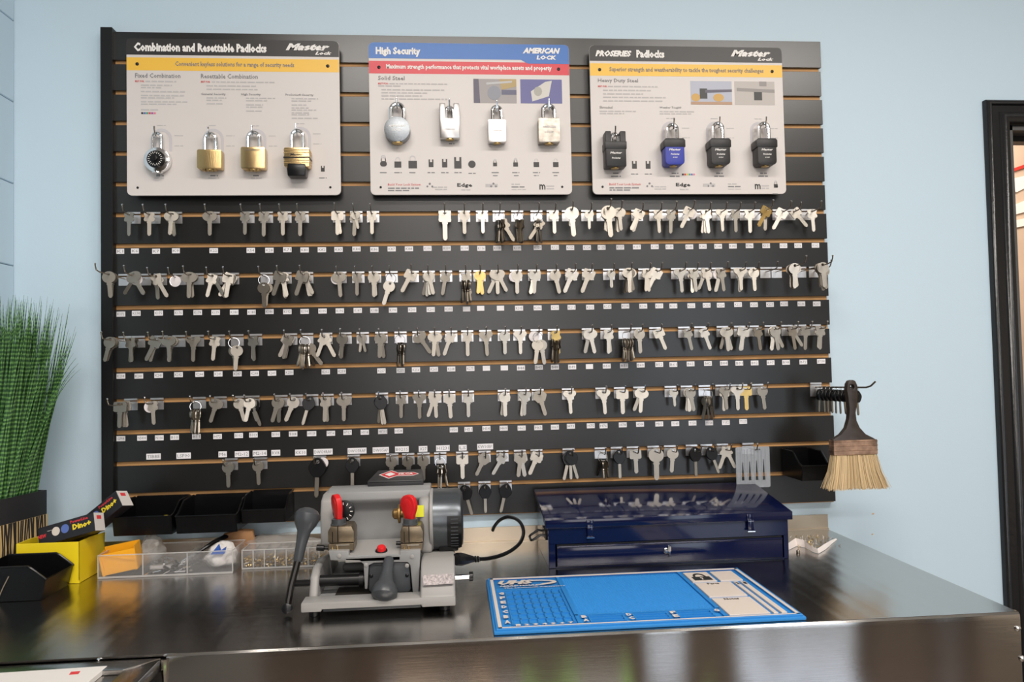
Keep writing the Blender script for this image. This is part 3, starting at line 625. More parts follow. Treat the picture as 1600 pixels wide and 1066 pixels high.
def key_row(row, gi, data):
    ents = [e.strip() for e in data.split(';') if e.strip()]
    n = len(ents)
    for hi_, e in enumerate(ents):
        hd, ks = e.split(':'); hp = hd.split(); px = float(hp[0]); L = float(hp[1])/1000 if len(hp) > 1 else .062
        kd = float(hp[2])/1000 if len(hp) > 2 else (.030 if L < .08 else L*.62)
        z = GZ[gi]; x = x_at(px, 0, z); pm, wm = hook_mesh(L, 'z' if not (len(hp) > 3) else 'd')
        near = [s for (lx, s) in LABPX.get(row, []) if s and abs(lx-x) < .024]
        near = near and min([(abs(lx-x), s) for (lx, s) in LABPX[row] if s])[1]
        where = nth(hi_, n)+' in '+ROWN[row]
        h = thing('key_hook', (x,0,z), 'metal key hook %s%s%s' % (where, ' of hooks', (', %s code %s' % ('above' if row < 5 else 'below', near)) if near else ''), 'hook', 'key hooks on the slatwall')
        link('back_plate', pm, h); link('wire_arm', wm, h)
        toks = []
        for k in ks.split():
            if '*' in k:      # fan:  N*sc,a0,a1
                nn, rest = k.split('*'); sc_, a0, a1 = rest.split(','); nn = int(nn); drop = '^' in sc_
                for j in range(nn): toks.append((sc_.replace('^',''), float(a0)+(float(a1)-float(a0))*j/max(1,nn-1)+random.uniform(-2,2), drop, nn))
            else:
                drop = '^' in k; big = '!' in k; k = k.replace('^','').replace('!',''); toks.append((k[:2] if k[0] != 'p' and k[0] != 'O' else k[0], float(k[2:] or 0) if k[0] not in 'pO' else float(k[1:] or 0), drop, -1 if big else 1))
        m = len(toks); step = .0032 if L < .08 else min(.009, L*.62/max(m,1))
        if any(t_[3] > 5 for t_ in toks): step = min(step, .0028)
        nk = sum(1 for t_ in toks if t_[0] not in ('p','O')); ki = 0
        zt = z-.0045
        ringed = any(t_[2] for t_ in toks)
        if ringed:
            r_ = tag(link('key_ring', RINGM, loc=(x,-kd,zt+.0006), rot=(0,0,R(12))), 'thin wire ring on the hook %s' % where, 'ring')
        for j, (sc_, ang, drop, fn) in enumerate(toks):
            dy = -(kd-(m-1-j)*step)
            if dy > -.0045: dy = -.0045-j*.0004
            if sc_ == 'p':
                o = tag(link('round_tag', DISC, loc=(x,dy,zt), rot=(R(-4),R(-ang),R(random.uniform(-6,6)))), 'round white paper tag on the hook %s' % where, 'tag'); continue
            if sc_ == 'O': continue
            dz = 0; dx = 0
            if drop: dz = -.0235; dx = (.015*(j/(m-1)-.5) if m > 2 else .006*math.sin(R(ang))); dy = -kd+random.uniform(-.004,.004)+abs(dx)*.3
            yaw = random.uniform(-9,9); lean = random.uniform(-5,1)
            if drop and fn > 2: yaw = random.choice((-1,1))*random.uniform(52,82)
            elif fn > 3: yaw = random.uniform(-26,26)
            me, hm = key_mesh(sc_[0], sc_[1])
            pos = 'alone' if nk == 1 else ('in front' if ki == nk-1 else ('at the back' if ki == 0 else ('%s from the back' % ORD[ki] if ki < 20 else 'inside')))
            lab = '%s %s key, %s, hook %s, %s' % (CLN[sc_[1]], SHN[sc_[0]], pos, nth(hi_, n), ROWN[row])
            sc = random.uniform(1.10,1.21)*(1.28 if fn < 0 else 1); rot = (R(lean), R(-ang), R(yaw))
            if hm is None:
                o = link('key', me, loc=(x+dx,dy,zt+dz), rot=rot)
            else:
                o = link('key', None, loc=(x+dx,dy,zt+dz), rot=rot); link('blade', me, o); link('grip', hm, o)
            o.scale = (sc,)*3; tag(o, lab, 'key', 'key blanks in '+ROWN[row]); ki += 1; NK[0] += 1
key_row(1,5,"""210:cs0;241:cs0;275:os8 ow-3;334:os0;388:cw0;417:cw0;446:cs0;473:cw0;530 70:cs7 sw0;557:cs-3 yw12;583:cw0;
695:cw0!;725:rw0;753:cw0;779:O 5*^cd,-16,14 ^cd30;808:O 4*^cd,-6,6;838:O 4*^cd,0,12 ^cd-34;863:cw0;887 85 60:yw-4 rw4!;917:yw0;941 105 70:p0 6*rs,-2,4 rs4!;960 85:3*os,-5,4;
995:cs-20 ss-27;1023:cs0;1043 75:cs-3;1068 85:p38 ss-28;1097:3*cw,-8,4;1121:tw0;1142:cs0;1164:cw0;1184 90:cs-4 sg-30;1215 75:p-30 sw-30;1233:sw38;1260 75:cw3""")
key_row(2,7,"""196 150 90:3*rs,-2,4;226 110 70:os-32 p28 os30;251 75:rs5 cw28;281 70:O ^p0;309 95:os5 os0;338 70:cs30 cw-14;364 75:5*ss,-30,-8;417 75:O ^rd2 ^rd-4;446 85:4*cs,2,14 ss-20;480 85:3*cs,12,24 ss-18;
532:p-30 os5;560:cs0;586:rs3 rs0;612:O ^rw-18;645 80:ss-28;670:4*rw,-14,14;697:cs-10;727:O 6*^rd,-20,20 cs12;749:rg6 rg-6;776:os-25 os0 os26;
806:p-35 rw0;834:rw-14 sw-4;864:rs12;892 70:sw-24;918:ss-22;951:yw2 yw-2;976 75 50:5*rs,-10,12 os-2;1006:rs4 cs-6;1022 70:ss-28 sw-30;1057 75:tw4;1078:3*cw,-5,6;1097:p20 cw-24 cs8;
1120 75:p-35 cs-15 cs6;1150:ts-3 ts0;1170:rw0;1196 70:O;1212 165 110 d:6*rs,-3,4 rw-2;1250 165 120 d:6*rs,-3,4 rs3;1272 85:rs0 rw4""")
key_row(3,9,"""196 120 80:3*rs,-18,-12;217 80:3*cs,-8,2;252 75:cs-16 ss-26;280 100 70:3*os,-6,4;309 75:ts0;342 75:cs-5;371:O ^rs3 ^rs-4;400:cs0 cs3;455 75:cs-10 ss-26 cs-14;480 75:O 9*^rs,-24,26 ^rd36;
510:cs26 cs-20;540 85:rs-8 rw-5;567:yw-6 yw14;596:rs8 rw-3 ;626:O 3*^rd,-6,6;654:os34;680:os10 os-5;705:cw-20;730:cw0;758:ts4;787:rw0;811:tw0;
838:p-45 ^rs-8 ^rs8;865:O 4*^cd,-25,6 cg8;918:os-14 ow12;947:cs4 cw-2;975 75:O 8*^rs,-18,18;994:cw3 rw0;1023:sw20;1068:cs12;1093:cw18;1128:cs-18 cs14 ow2;1155:sw-8 sw-12;
1176:cs7;1203:rw-10 rw24 rw8;1229:cs30 cs6;1250:cs-3;1273:cs-8 cs-4""")
key_row(4,11,"""205 120 60:ss8 cs5 ss-2;246 70:p-35 cs4;312:O 7*^rs,-14,14;345 75:os-17;378 70:rs16;396 75:Bk20 rw18 rw-12;440 70:rs0 rs-17;464 75:rs-22;488 75:Bk-16;512:cw4 cs-3;540:os0;597 85:3*Bk,-4,8;
628:cw0;656:ts0;680:tw-20 tw3;702:rw3;731:cw0;787:rs-9 rw0;818:cw-9 tw-2;840:hs16;887:tw2;939:tw3;968:sw0;998:cs-24 ow-6;1047:yw3;1072 70:rs-8 rw-2 rw10;1100:O 4*^rs,-14,26;
1126:cs-4 ts2;1145:tw0;1158:sg0;1183:rw6""")
key_row(5,13,"""362:rs3;408:rs2;500 75:p70 Bk-3!;553 75:Bk0;613:rs0;638:rs5;662:rs0;688:O 3*^cs,-14,24;722:sw0;757:hs-26;785:cw-32;812:sw10 ss-8;838:sw-24;
888 70:3*Bk,-14,14;938:O 4*^yd,-30,14 ;963:Bk0;988:sw2;1020 70:rw0!;1046:rw-5;1080 75:Bk0;1103:O Bk18 ;1128:cs24 cs-22;1168 60:O""")
key_row(6,14,"""538 60:O;725 70:Bk16;757:Bk0;790:Bk-14""")
# plastic key gauge hanging over its hook
Y = -.05; A_ = W(1149,699,Y); B_ = W(1204,761,Y)
t = thing('key_gauge', (A_.x,Y,A_.z), 'clear slotted plastic key gauge hanging above the blue toolbox', 'gauge')
ww = B_.x-A_.x; hh = A_.z-B_.z; hl = []
for i in range(4): u = .16+i*.205; hl.append([(ww*u,-hh*.82),(ww*(u+.075),-hh*.82),(ww*(u+.045),-hh*(.38-.02*i)),(ww*(u+.03),-hh*(.38-.02*i))][::-1])
hl.append([(ww*.55,-hh*.09),(ww*.72,-hh*.09),(ww*.72,-hh*.06),(ww*.55,-hh*.06)][::-1])
g = MB().prism(rrect(0,ww,-hh,0,.004), -.0009, .0009, holes=hl); gg = g.build('gauge_plate', mat('clear_grey_plastic',(.55,.58,.62),.2,trans=.3,alpha=.5,spec=.6), t, bevel=.0003, seg=1)
rb = MB()
for i in range(4): u = .13+i*.205; rb.box(ww*u,ww*u+.0012,-.0022,-.0009,-hh*.86,-.006).box(ww*(u+.12),ww*(u+.12)+.001,-.0022,-.0009,-hh*.86,-.006)
rb.build('rib', MATS['clear_grey_plastic'], t)

# long hook at right with bunch of black-headed keys and the brush
hx = x_at(1274, 0, GZ[11]); Ls = .21
t = thing('long_hook', (hx,0,GZ[11]), 'long dark wire hook at the right end holding black-headed keys and the brush', 'hook')
MB().box(-.0155,.0155,-.0022,-.0006,-.03,.0002).box(-.0155,.0155,-.0036,-.0008,.0012,.0065).box(-.0155,.0155,-.001,.006,.0035,.005).build('back_plate', M_zinc, t, bevel=.0004, seg=1)
dirx = .03
MB().tube([(0,-.001,-.005),(.001,-.01,-.006),(dirx*.9,-Ls*.93,-.002),(dirx,-Ls,.002),(dirx+.004,-Ls-.012,.012)], .0022, 8).build('wire_arm', M_dark, t)
gl = KM.get(('B','k')) or key_mesh('B','k')
for i in range(10):
    u = .06+i*.075; yy = -Ls*u-.006
    o = link('key', None, loc=(hx+dirx*u,yy,GZ[11]-.016), rot=(R(random.uniform(-4,4)),R(random.uniform(-7,9)),R(random.uniform(16,34))))
    link('blade', gl[0], o); link('grip', gl[1], o); o.scale = (.95,)*3
    tag(o, 'black-headed key on the long right-end hook, %s' % ('nearest the board' if i == 0 else ('next to the brush' if i == 9 else ORD[i]+' counting out from the board')), 'key', 'black-headed keys on long hook')
    r_ = tag(link('key_ring', RINGM, loc=(hx+dirx*u,yy,GZ[11]-.003), rot=(0,0,R(30))), 'wire ring on the long right-end hook, %s' % ('nearest the board' if i == 0 else ORD[i]+' counting out from the board'), 'ring', 'rings on long hook')
    r_.scale = (.62,)*3
# brush
YB = -Ls*.86; t = thing('paint_brush', (W(1331,598,YB).x,YB,W(1331,598,YB).z), 'wide brush with dark handle and cream bristles hanging at the right end', 'brush')
Wb = lambda px,py: (W(px,py,YB).x-t.location.x, W(px,py,YB).z-t.location.z)
hole = [Wb(*q) for q in circ(1329,605,3.6,12)]
out = [(1322,600),(1325,595),(1330,593.5),(1334,595.5),(1337,602),(1338,615),(1337,628),(1334.5,645),(1336,657),(1341,668),(1350,678),(1362,684),(1367,687),(1367,690),(1299,690),(1299,687),(1312,679),(1320,669),(1324,655),(1325,640),(1323,622),(1321,610)]
MB().prism([Wb(*q) for q in out], -.008, .008, holes=[hole]).build('handle', mat('dark_handle',(.035,.026,.022),.38,vary=.3,vscale=60), t, bevel=.003)
fe = MB(); z0 = Wb(1333,710)[1]; z1 = Wb(1333,687)[1]; xa = Wb(1299,700)[0]; xb = Wb(1367,700)[0]
fe.box(xa,xb,-.012,.012,z0,z1)
for q in (.3,.62,.9): fe.box(xa-.0006,xb+.0006,-.0128,.0128,z0+(z1-z0)*q-.0012,z0+(z1-z0)*q+.0012)
fe.build('ferrule', mat('rusty_ferrule',(.42,.27,.19),.38,.8,vary=.5,vscale=45), t, bevel=.0008, seg=1)
br = MB(); M_brs = mat('cream_bristle',(.72,.56,.34),.6); M_brs2 = mat('tan_bristle',(.58,.42,.22),.6)
for i in range(1500):
    u = random.uniform(-1,1); v = random.uniform(-1,1); xm = (xa+xb)/2; hw = (xb-xa)/2*.97
    br.use(M_brs if random.random() < .7 else M_brs2)
    fl = 1.42+(.15*random.random() if random.random() < .1 else 0) + (0.25*abs(u) if random.random() < .04 else 0); Lb = (W(1333,764,YB).z-W(1333,710,YB).z)*random.uniform(.93,1.02)
    x_0 = xm+u*hw; x_1 = xm+.002+u*hw*fl; y0 = v*.010; y1 = v*.018; z_ = z0
    pts = [(x_0,y0,z_+.003),(x_0+(x_1-x_0)*.38,y0+(y1-y0)*.5,z_+Lb*.5),(x_1,y1,z_+Lb)]
    w_ = .00045
    vs = []
    for p in pts: vs += [(p[0]-w_,p[1],p[2]),(p[0]+w_,p[1],p[2]),(p[0],p[1]-w_,p[2])]
    br.add(vs, [(0,1,4,3),(1,2,5,4),(2,0,3,5),(3,4,7,6),(4,5,8,7),(5,3,6,8)])
tag(br.build('bristles', None, t), kind='stuff')

# ------------------------------------------------------------------ bins
def bin_(name, x0, x1, yb, yf, zb, zt, label, m=M_blkpl2, lip=.42, rot=None, th=.0022, f1=.55, f2=.62):
    """stack bin: full-height back at yb, low lip at yf (towards the camera); bent side walls"""
    t = thing(name, ((x0+x1)/2,yb,zb), label, 'bin'); w = (x1-x0)/2; D = yf-yb; H = zt-zb   # D is negative
    prof = [(0,0),(D*.93,0),(D,H*lip),(D*(f2+.24 if f2 < .7 else .97),H*lip+.004),(D*f2,H*.93),(D*f1,H),(0,H)]
    ins = [(-th,th),(D*.93+th*.6,th),(D+th,H*lip),(D*.86,H*lip)] 
    MB().prism(prof, -w, -w+th, 'x').build('side_wall', m, t, bevel=.0008, seg=1)
    MB().prism(prof, w-th, w, 'x').build('side_wall', m, t, bevel=.0008, seg=1)
    MB().box(-w+th,w-th,D*.93,0,0,th).build('base', m, t)
    MB().box(-w+th,w-th,-th,0,th,H).build('back_wall', m, t)
    MB().prism([(D*.93,0),(D*.93+th,0),(D+th,H*lip),(D,H*lip)], -w+th, w-th, 'x').build('front_lip', m, t)
    # rolled rims
    for s_ in (-1,1): MB().tube([(s_*w,D,H*lip),(s_*w,D*(f2+.24 if f2 < .7 else .97),H*lip+.004),(s_*w,D*f2,H*.93),(s_*w,D*f1,H),(s_*w,0,H)], .0022, 6).build('rim', m, t)
    MB().tube([(-w,D,H*lip),(w,D,H*lip)], .002, 6).build('rim', m, t)
    return t
def hang(n, pxl, pxr, ytop, ylip, ybot, Yf, label):
    a = W(pxl,ybot,Yf); b = W(pxr,ybot,Yf); zb = (a.z+b.z)/2; zl = W((pxl+pxr)/2,ylip,Yf).z; zt = W((pxl+pxr)/2,ytop,-.01).z
    t = bin_('storage_bin', a.x+.001, b.x-.001, -.006, Yf, zb, zt, label, lip=(zl-zb)/(zt-zb))
    MB().box((a.x-b.x)/2+.005,(b.x-a.x)/2-.005,.0005,.008,zt-zb-.002,zt-zb+.002).build('hanging_lip', M_blkpl2, t)
    return t
hang(1,174,268,777,808,838,-.13,'black storage bin hanging at the lower left corner of the slatwall')
hang(2,273,370,774,806,834,-.13,'black storage bin hanging on the slatwall between two other black bins')
hang(3,376,446,768,797,818,-.10,'smaller black storage bin hanging right of the pair at lower left')
hang(4,1254,1300,700,728,752,-.12,'black storage bin hanging at the right end behind the brush bristles')
q = W(257,808,-.125); tag(MB().tube([(q.x-.01,q.y+.01,q.z-.004),(q.x-.004,q.y+.01,q.z+.001),(q.x+.003,q.y+.01,q.z+.001),(q.x+.010,q.y+.01,q.z-.003)], .0014, 6).build('yellow_tie', mat('yellow_plastic',(.80,.62,.02),.4)), 'short yellow strip poking out of the leftmost hanging black bin', 'strip')

# loose black bin in the left foreground, opening to the right
t = bin_('storage_bin', -.054, .054, 0, -.135, 0, W(30,886,-.32).z-ZC, 'loose black storage bin lying on the counter in front of the planter', lip=.60, f1=.74, f2=.80)
t.location = (-.103,-.268,ZC+.0005); t.rotation_euler = (0,0,R(90))
MB().tube([(-.0545,-.045,.008),(-.0555,-.055,.03),(-.0555,-.065,.05)], .0010, 6).build('scratch_rib', mat('worn_edge',(.25,.2,.15),.4), t)
# yellow bin with two filler packets
ax = WZ(124,912,ZC); xa = -.090; xb = ax.x; yf = ax.y; zt = W(126,847,yf).z; yb = yf+.12
yb_t = thing('yellow_bin', (xb,yf,ZC+.0005), 'yellow plastic bin on the counter holding two black boxes', 'bin')
M_yel = mat('yellow_bin_plastic', (.80,.60,.015), .35); H = zt-ZC; wv = xb-xa
MB().prism([(-wv,0),(0,0),(0,H),(-wv,H)], 0, .002).build('front_wall', M_yel, yb_t, bevel=.0006, seg=1)
MB().prism([(0,0),(.112,0),(.120,H*.94),(.05,H),(.012,H),(0,H)], -.002, 0, 'x').build('side_wall', M_yel, yb_t, bevel=.0006, seg=1)
MB().prism([(0,0),(.112,0),(.120,H*.94),(.05,H),(0,H)], -wv, -wv+.002, 'x').build('side_wall', M_yel, yb_t, bevel=.0006, seg=1)
MB().box(-wv+.002,-.002,.110,.112,.002,H*.9).build('back_wall', M_yel, yb_t)
MB().box(-wv+.002,-.002,.002,.110,0,.002).build('base', M_yel, yb_t)
MB().box(-.008,.0006,-.0006,.004,0,.006).box(-.006,.0006,.08,.09,0,.005).build('foot', M_yel, yb_t)
M_bxk = mat('black_carton',(.015,.014,.018),.35); M_bxw = mat('carton_end',(.62,.58,.55),.5); M_ylet = mat('yellow_lettering',(.85,.65,.03),.4)
def carton(pxa, pxb, Y, label, L=.20, tilt=24, wd=.040, yw=12):
    """box lying along +x, tilted up; origin at the raised right end top corner"""
    p = W(pxa,pxb,Y); t = thing('filler_box', p, label, 'box')
    t.rotation_euler = (R(-12), R(-tilt), R(yw))
    MB().box(-L,0,0,.032,-wd,0).build('carton', M_bxk, t, bevel=.0008, seg=1)
    MB().box(0,.0005,.0005,.0315,-wd+.0005,-.0005).build('end_flap', M_bxw, t)
    MB().box(.0005,.0007,.008,.022,-.014,-.006).build('red_print', M_red, t)
    text('lettering','Dino+',M_ylet,t,-.052,-.008,-.019,.0125,-.0004,.05)
    text('lettering','PowerLine',M_red,t,-.056,-.014,-.0068,.0065,-.0004,.03)
    MB().prism(circ(-.070,-.017,.0095,18), -.0004, 0).build('badge', mat('badge_blue',(.10,.16,.45),.4), t)
    MB().prism(circ(-.092,-.017,.0095,18), -.0004, 0).build('badge', mat('badge_cream',(.7,.62,.55),.4), t)
    text('lettering','NEW',M_red,t,-.135,-.115,-.020,.008,-.0004,.04); text('lettering','magnetic',M_lett,t,-.112,-.101,-.012,.003,-.0004,.0)
    return t
carton(181,767,-.145,'upper black box with Dino+ lettering, propped steeply out of the yellow bin',tilt=36,L=.19,yw=-14)
carton(146,801,-.190,'lower black box with Dino+ lettering and white end, lying in the yellow bin',tilt=15,L=.135,yw=-10)
# clear divided organiser with small contents
M_clr = mat('clear_plastic', (.93,.93,.94), .12, trans=.85, alpha=.34, spec=.5, ior=1.3)
M_edge = mat('clear_plastic_edge', (.72,.70,.68), .3, trans=.3, alpha=.55)
def tray(name, x0, x1, y0, y1, H, divs, label, rows=0):
    t = thing(name, (x0,y0,ZC+.0005), label, 'organiser'); w = x1-x0; D = y1-y0; th = .0016
    MB().box(0,w,0,D,0,th).build('base', M_clr, t)
    for a,b in ((0,th),(D-th,D)): MB().box(0,w,a,b,th,H).build('wall', M_clr, t, bevel=.0004, seg=1)
    for a,b in ((0,th),(w-th,w)): MB().box(a,b,th,D-th,th,H).build('wall', M_clr, t, bevel=.0004, seg=1)
    for d in divs: MB().box(w*d,w*d+th,th,D-th,th,H*.96).build('divider', M_clr, t)
    for i in range(rows): yy = D*(i+1)/(rows+1); MB().box(th,w-th,yy,yy+th,th,H*.96).build('divider', M_clr, t)
    for zz in (H,): MB().tube([(0,0,zz),(w,0,zz),(w,D,zz),(0,D,zz),(0,0,zz)], .0014, 6).build('rim', M_edge, t)
    MB().box(-.0005,w+.0005,-.0008,.0012,0,.004).build('foot_rim', M_edge, t)
    for d in (0,)+tuple(divs)+(1,): MB().box(w*d-.0008,w*d+.0016,-.0008,.0006,.004,H).build('edge_rib', M_edge, t)
    return t
zo = W(200,872,-.18).z-ZC
tray('parts_organiser', .0655, .352, -.178, -.075, .050, (.33,.66), 'clear plastic three-compartment organiser on the counter behind the steel lever')
bpy.data.objects['parts_organiser']['label'] = 'clear plastic three-compartment organiser next to the yellow bin'
# orange-yellow little bin in it
p = WZ(160,897,ZC); t = thing('orange_bin', (.072,-.172,ZC+.004), 'small orange-yellow bin tilted inside the clear organiser', 'bin'); t.rotation_euler = (R(4),R(-9),R(8))
M_or = mat('orange_plastic',(.88,.40,.01),.4); th = .0015
for a in ((0,.074,0,th,0,.047),(0,.074,.05-th,.05,0,.052),(0,th,th,.05-th,0,.047),(.074-th,.074,th,.05-th,0,.052)): MB().box(*a).build('wall', M_or, t, bevel=.0005, seg=1)
MB().box(th,.074-th,th,.05-th,0,th).build('base', M_or, t)
for k,(x,y) in enumerate(((.002,-.0005),(.068,-.0005))): MB().box(x,x+.004,y-.001,y,-.001,.046).build('corner_rib', M_or, t)
# small metal parts in the organiser
mb = MB()
for i in range(60):
    x = random.uniform(.165,.255); y = random.uniform(-.172,-.085); z = ZC+.004+random.uniform(0,.016)
    M = Matrix.Translation((x,y,z)) @ Euler((random.uniform(-.4,.4),random.uniform(-.5,.5),random.uniform(0,3))).to_matrix().to_4x4()
    if i % 3 == 0: mb.use(M_chrome).box(-.011,.011,-.002,.002,-.001,.001,M)
    elif i % 3 == 1: mb.use(M_dark).box(-.007,.007,-.003,.003,-.0015,.0015,M)
    else: mb.use(M_zinc).box(-.004,.004,-.004,.004,-.001,.001,M)
tag(mb.build('loose_lock_parts'), 'heap of small loose metal parts in the middle compartment of the organiser', 'hardware', kind='stuff')
tag(MB().box(.17,.215,-.165,-.150,ZC+.013,ZC+.020,).build('grey_strip', mat('grey_plastic',(.45,.42,.40),.5), bevel=.001), 'flat grey plastic piece on the loose parts in the organiser', 'part')
def crumpled(name, cx, cy, cz, rx, ry, rz, m, label, cat, seed, amp=.25, sub=3):
    bm = bmesh.new(); bmesh.ops.create_icosphere(bm, subdivisions=sub, radius=1); rn = random.Random(seed)
    from mathutils import noise
    for v in bm.verts:
        n = noise.noise(v.co*1.9+Vector((seed,0,0)))*amp*1.6+noise.noise(v.co*5+Vector((0,seed,0)))*amp*.6
        v.co = v.co*(1+n); v.co = Vector((v.co.x*rx, v.co.y*ry, max(v.co.z,-.75)*rz))
    me = bpy.data.meshes.new(name); bm.to_mesh(me); bm.free()
    for p in me.polygons: p.use_smooth = rn.random() < .5
    me.materials.append(m); return tag(link(name, me, loc=(cx,cy,cz)), label, cat)
M_bag = mat('thin_plastic_bag',(.80,.78,.76),.2,trans=.5,alpha=.38)
M_bagw = mat('white_plastic_bag',(.72,.68,.66),.35); 
crumpled('plastic_bag', .310,-.125,ZC+.030,.034,.030,.028,M_bagw,'crumpled white plastic bag with blue print in the organiser','bag',3)
tag(MB().prism([(.300,ZC+.040),(.318,ZC+.062),(.322,ZC+.048),(.334,ZC+.056),(.330,ZC+.040)], -.163, -.158).build('blue_label', mat('blue_print',(.03,.10,.40),.4)), 'blue printed scrap on the white bag in the organiser', 'label')
crumpled('plastic_bag', .150,-.100,ZC+.042,.024,.026,.034,M_bag,'crumpled clear plastic bag standing behind the orange bin','bag',5)
crumpled('plastic_bag', .43,-.052,ZC+.036,.085,.035,.022,M_bag,'long crumpled clear plastic bag behind the tray of brass pins','bag',8,.2)
# brown paper packet
t = thing('paper_packet', (.33,-.055,ZC+.04), 'folded brown paper packet under the hanging black bins', 'packet'); t.rotation_euler = (R(16),R(-4),R(-6))
MB().prism([(-.04,-.02),(.04,-.022),(.042,.03),(.01,.034),(-.03,.026)], -.006, .006).build('packet', mat('brown_paper',(.42,.22,.10),.7,bump=.8,bscale=60), t, bevel=.002)
MB().prism([(-.041,-.021),(.041,-.023),(.042,.0),(-.04,.004)], -.009, -.006).build('folded_flap', MATS['brown_paper'], t, bevel=.001)
# pair of dark tweezers / pliers leaning
t = thing('black_tool', (.25,-.10,ZC+.03), 'black-handled tool leaning across the organiser', 'tool')
MB().tube([(0,0,0),(.03,.02,.018),(.065,.045,.032)], [.003,.005,.006], 8).build('handle', M_blkpl, t)
MB().tube([(-.03,-.012,-.014),(0,0,0)], [.0012,.0028], 6).build('jaw', M_chrome, t)
# tray with brass pins
tray('pin_tray',   .365, .56, -.150, -.085, .043, tuple((i+1)/8 for i in range(7)), 'clear compartment tray of tiny brass pins behind the left lever', rows=1)
mb = MB()
for i in range(1500):
    x = random.uniform(.368,.556); y = random.uniform(-.147,-.09); z = ZC+.003+random.uniform(0,.019)
    M = Matrix.Translation((x,y,z)) @ Euler((0,random.uniform(-.6,.6),random.uniform(0,3))).to_matrix().to_4x4(); mb.use(M_brass if i % 4 else M_nickb).box(-.0026,.0026,-.0013,.0013,-.0013,.0013,M)
tag(mb.build('brass_pins'), 'scattered tiny brass and steel pins filling the clear compartment tray', 'pins', kind='stuff')

# ------------------------------------------------------------------ planter with striped grass
P0 = W(72,766,-.08); t = thing('potted_grass', (P0.x,P0.y,ZC+.0005), 'tall striped green artificial grass in a black planter with zebra band', 'plant'); t.rotation_euler = (0,0,R(-13))
t.location.x += .002
HP = P0.z-ZC; wp, lp = .082, .145
MB().prism([(-wp,-lp),(0,-lp),(0,0),(-wp,0)], 0, HP, 'z', holes=[[(-wp+.006,-lp+.006),(-wp+.006,-.006),(-.006,-.006),(-.006,-lp+.006)]]).build('planter', mat('planter_black',(.018,.018,.02),.5), t, bevel=.001)
MB().box(-wp+.006,-.006,-lp+.006,-.006,.01,HP-.012).build('soil', mat('dark_moss',(.03,.035,.015),.9,bump=1,bscale=80), t)
# zebra band: tan band with dark stripes standing slightly proud
band = MB().box(.0002,.0012,-lp,0,HP*.16,HP*.70).box(-wp,0,-lp-.0012,-lp-.0002,HP*.16,HP*.70).build('zebra_band', mat('zebra_tan',(.60,.43,.20),.6), t)
st = MB()
for i in range(22):
    y = -lp+.004+i*(lp-.006)/22; a = random.uniform(-.004,.004); b = random.uniform(-.003,.003); zm = HP*random.uniform(.35,.5); w1 = random.uniform(.0016,.0030)
    st.prism([(y-w1,HP*.16),(y+w1,HP*.16),(y+a+w1*.8,zm),(y+b+w1,HP*.70),(y+b-w1,HP*.70),(y+a-w1*.8,zm)], .0012, .0017, 'x')
    x = -wp+.003+i*(wp-.004)/22
    st.prism([(x-w1*.5,HP*.16),(x+w1*.5,HP*.16),(x+a*.5+w1*.5,zm),(x+b*.5,HP*.70)], -lp-.0017, -lp-.0012)
st.build('zebra_stripes', M_signk, band)
gm = bpy.data.materials.new('striped_grass'); gm.use_nodes = True; nt = gm.node_tree; b = nt.nodes['Principled BSDF']; b.inputs['Roughness'].default_value = .45
tc = nt.nodes.new('ShaderNodeTexCoord'); sep = nt.nodes.new('ShaderNodeSeparateXYZ'); wv_ = nt.nodes.new('ShaderNodeTexWave'); wv_.bands_direction = 'Z'; wv_.inputs['Scale'].default_value = 34; wv_.inputs['Distortion'].default_value = 2.5; wv_.inputs['Detail'].default_value = 1; wv_.inputs['Detail Scale'].default_value = 1.2
rp = nt.nodes.new('ShaderNodeValToRGB'); rp.color_ramp.elements[0].color = (.02,.08,.02,1); rp.color_ramp.elements[1].color = (.12,.27,.07,1); rp.color_ramp.elements[0].position = .45; rp.color_ramp.elements[1].position = .75
nt.links.new(tc.outputs['Object'], wv_.inputs['Vector']); nt.links.new(wv_.outputs['Fac'], rp.inputs[0]); nt.links.new(rp.outputs[0], b.inputs['Base Color'])
g = MB(); RW = Matrix.Rotation(R(13),3,'Z')
def blade(bx, by, tx, ty, tz, bend, w0):
    if P0.x+tx*.974+ty*.225 < XL+.012: return
    """blade base (bx,by) and tip in planter space, width w0 tapering"""
    b0 = Vector((bx,by,HP-.012)); t0 = Vector((tx,ty,tz)); vs = []; n = 9
    side = Vector((random.uniform(-1,1),random.uniform(-.6,.6),0)).normalized() if 0 else Vector((math.cos(a_:=random.uniform(-.7,.7)),math.sin(a_),0))
    for i in range(n+1):
        u = i/n; p = b0.lerp(t0,u)+Vector((0,0,1))*(bend*4*u*(1-u)) ; w_ = w0*(1-u**2.2)+.00025
        vs += [p-side*w_, p+side*w_, p+Vector((0,-w_*.5,0))]
    fs = []
    for i in range(n): k = i*3; fs += [(k,k+1,k+4,k+3),(k+1,k+2,k+5,k+4),(k+2,k,k+3,k+5)]
    g.add(vs, fs)
for i in range(560):
    bx = random.uniform(-wp+.01,-.008); by = random.uniform(-lp+.01,-.02); hgt = random.uniform(.33,.445)*random.choice((1,1,1,.9))
    sx = (bx+wp/2)*1.2+random.gauss(.020,.026); sy = random.gauss(0,.02)
    blade(bx, by, bx+sx, min(by+sy,.05), HP+hgt, 0.0, random.uniform(.0016,.0032))
for i in range(36):
    bx = random.uniform(-.04,-.006); by = random.uniform(-.10,-.02); sp = random.uniform(.05,.115)
    blade(bx, by, bx+sp, by+random.uniform(-.02,.02), HP+.43-sp*1.2+random.uniform(-.05,.02), .02+sp*.35, random.uniform(.0006,.0012))
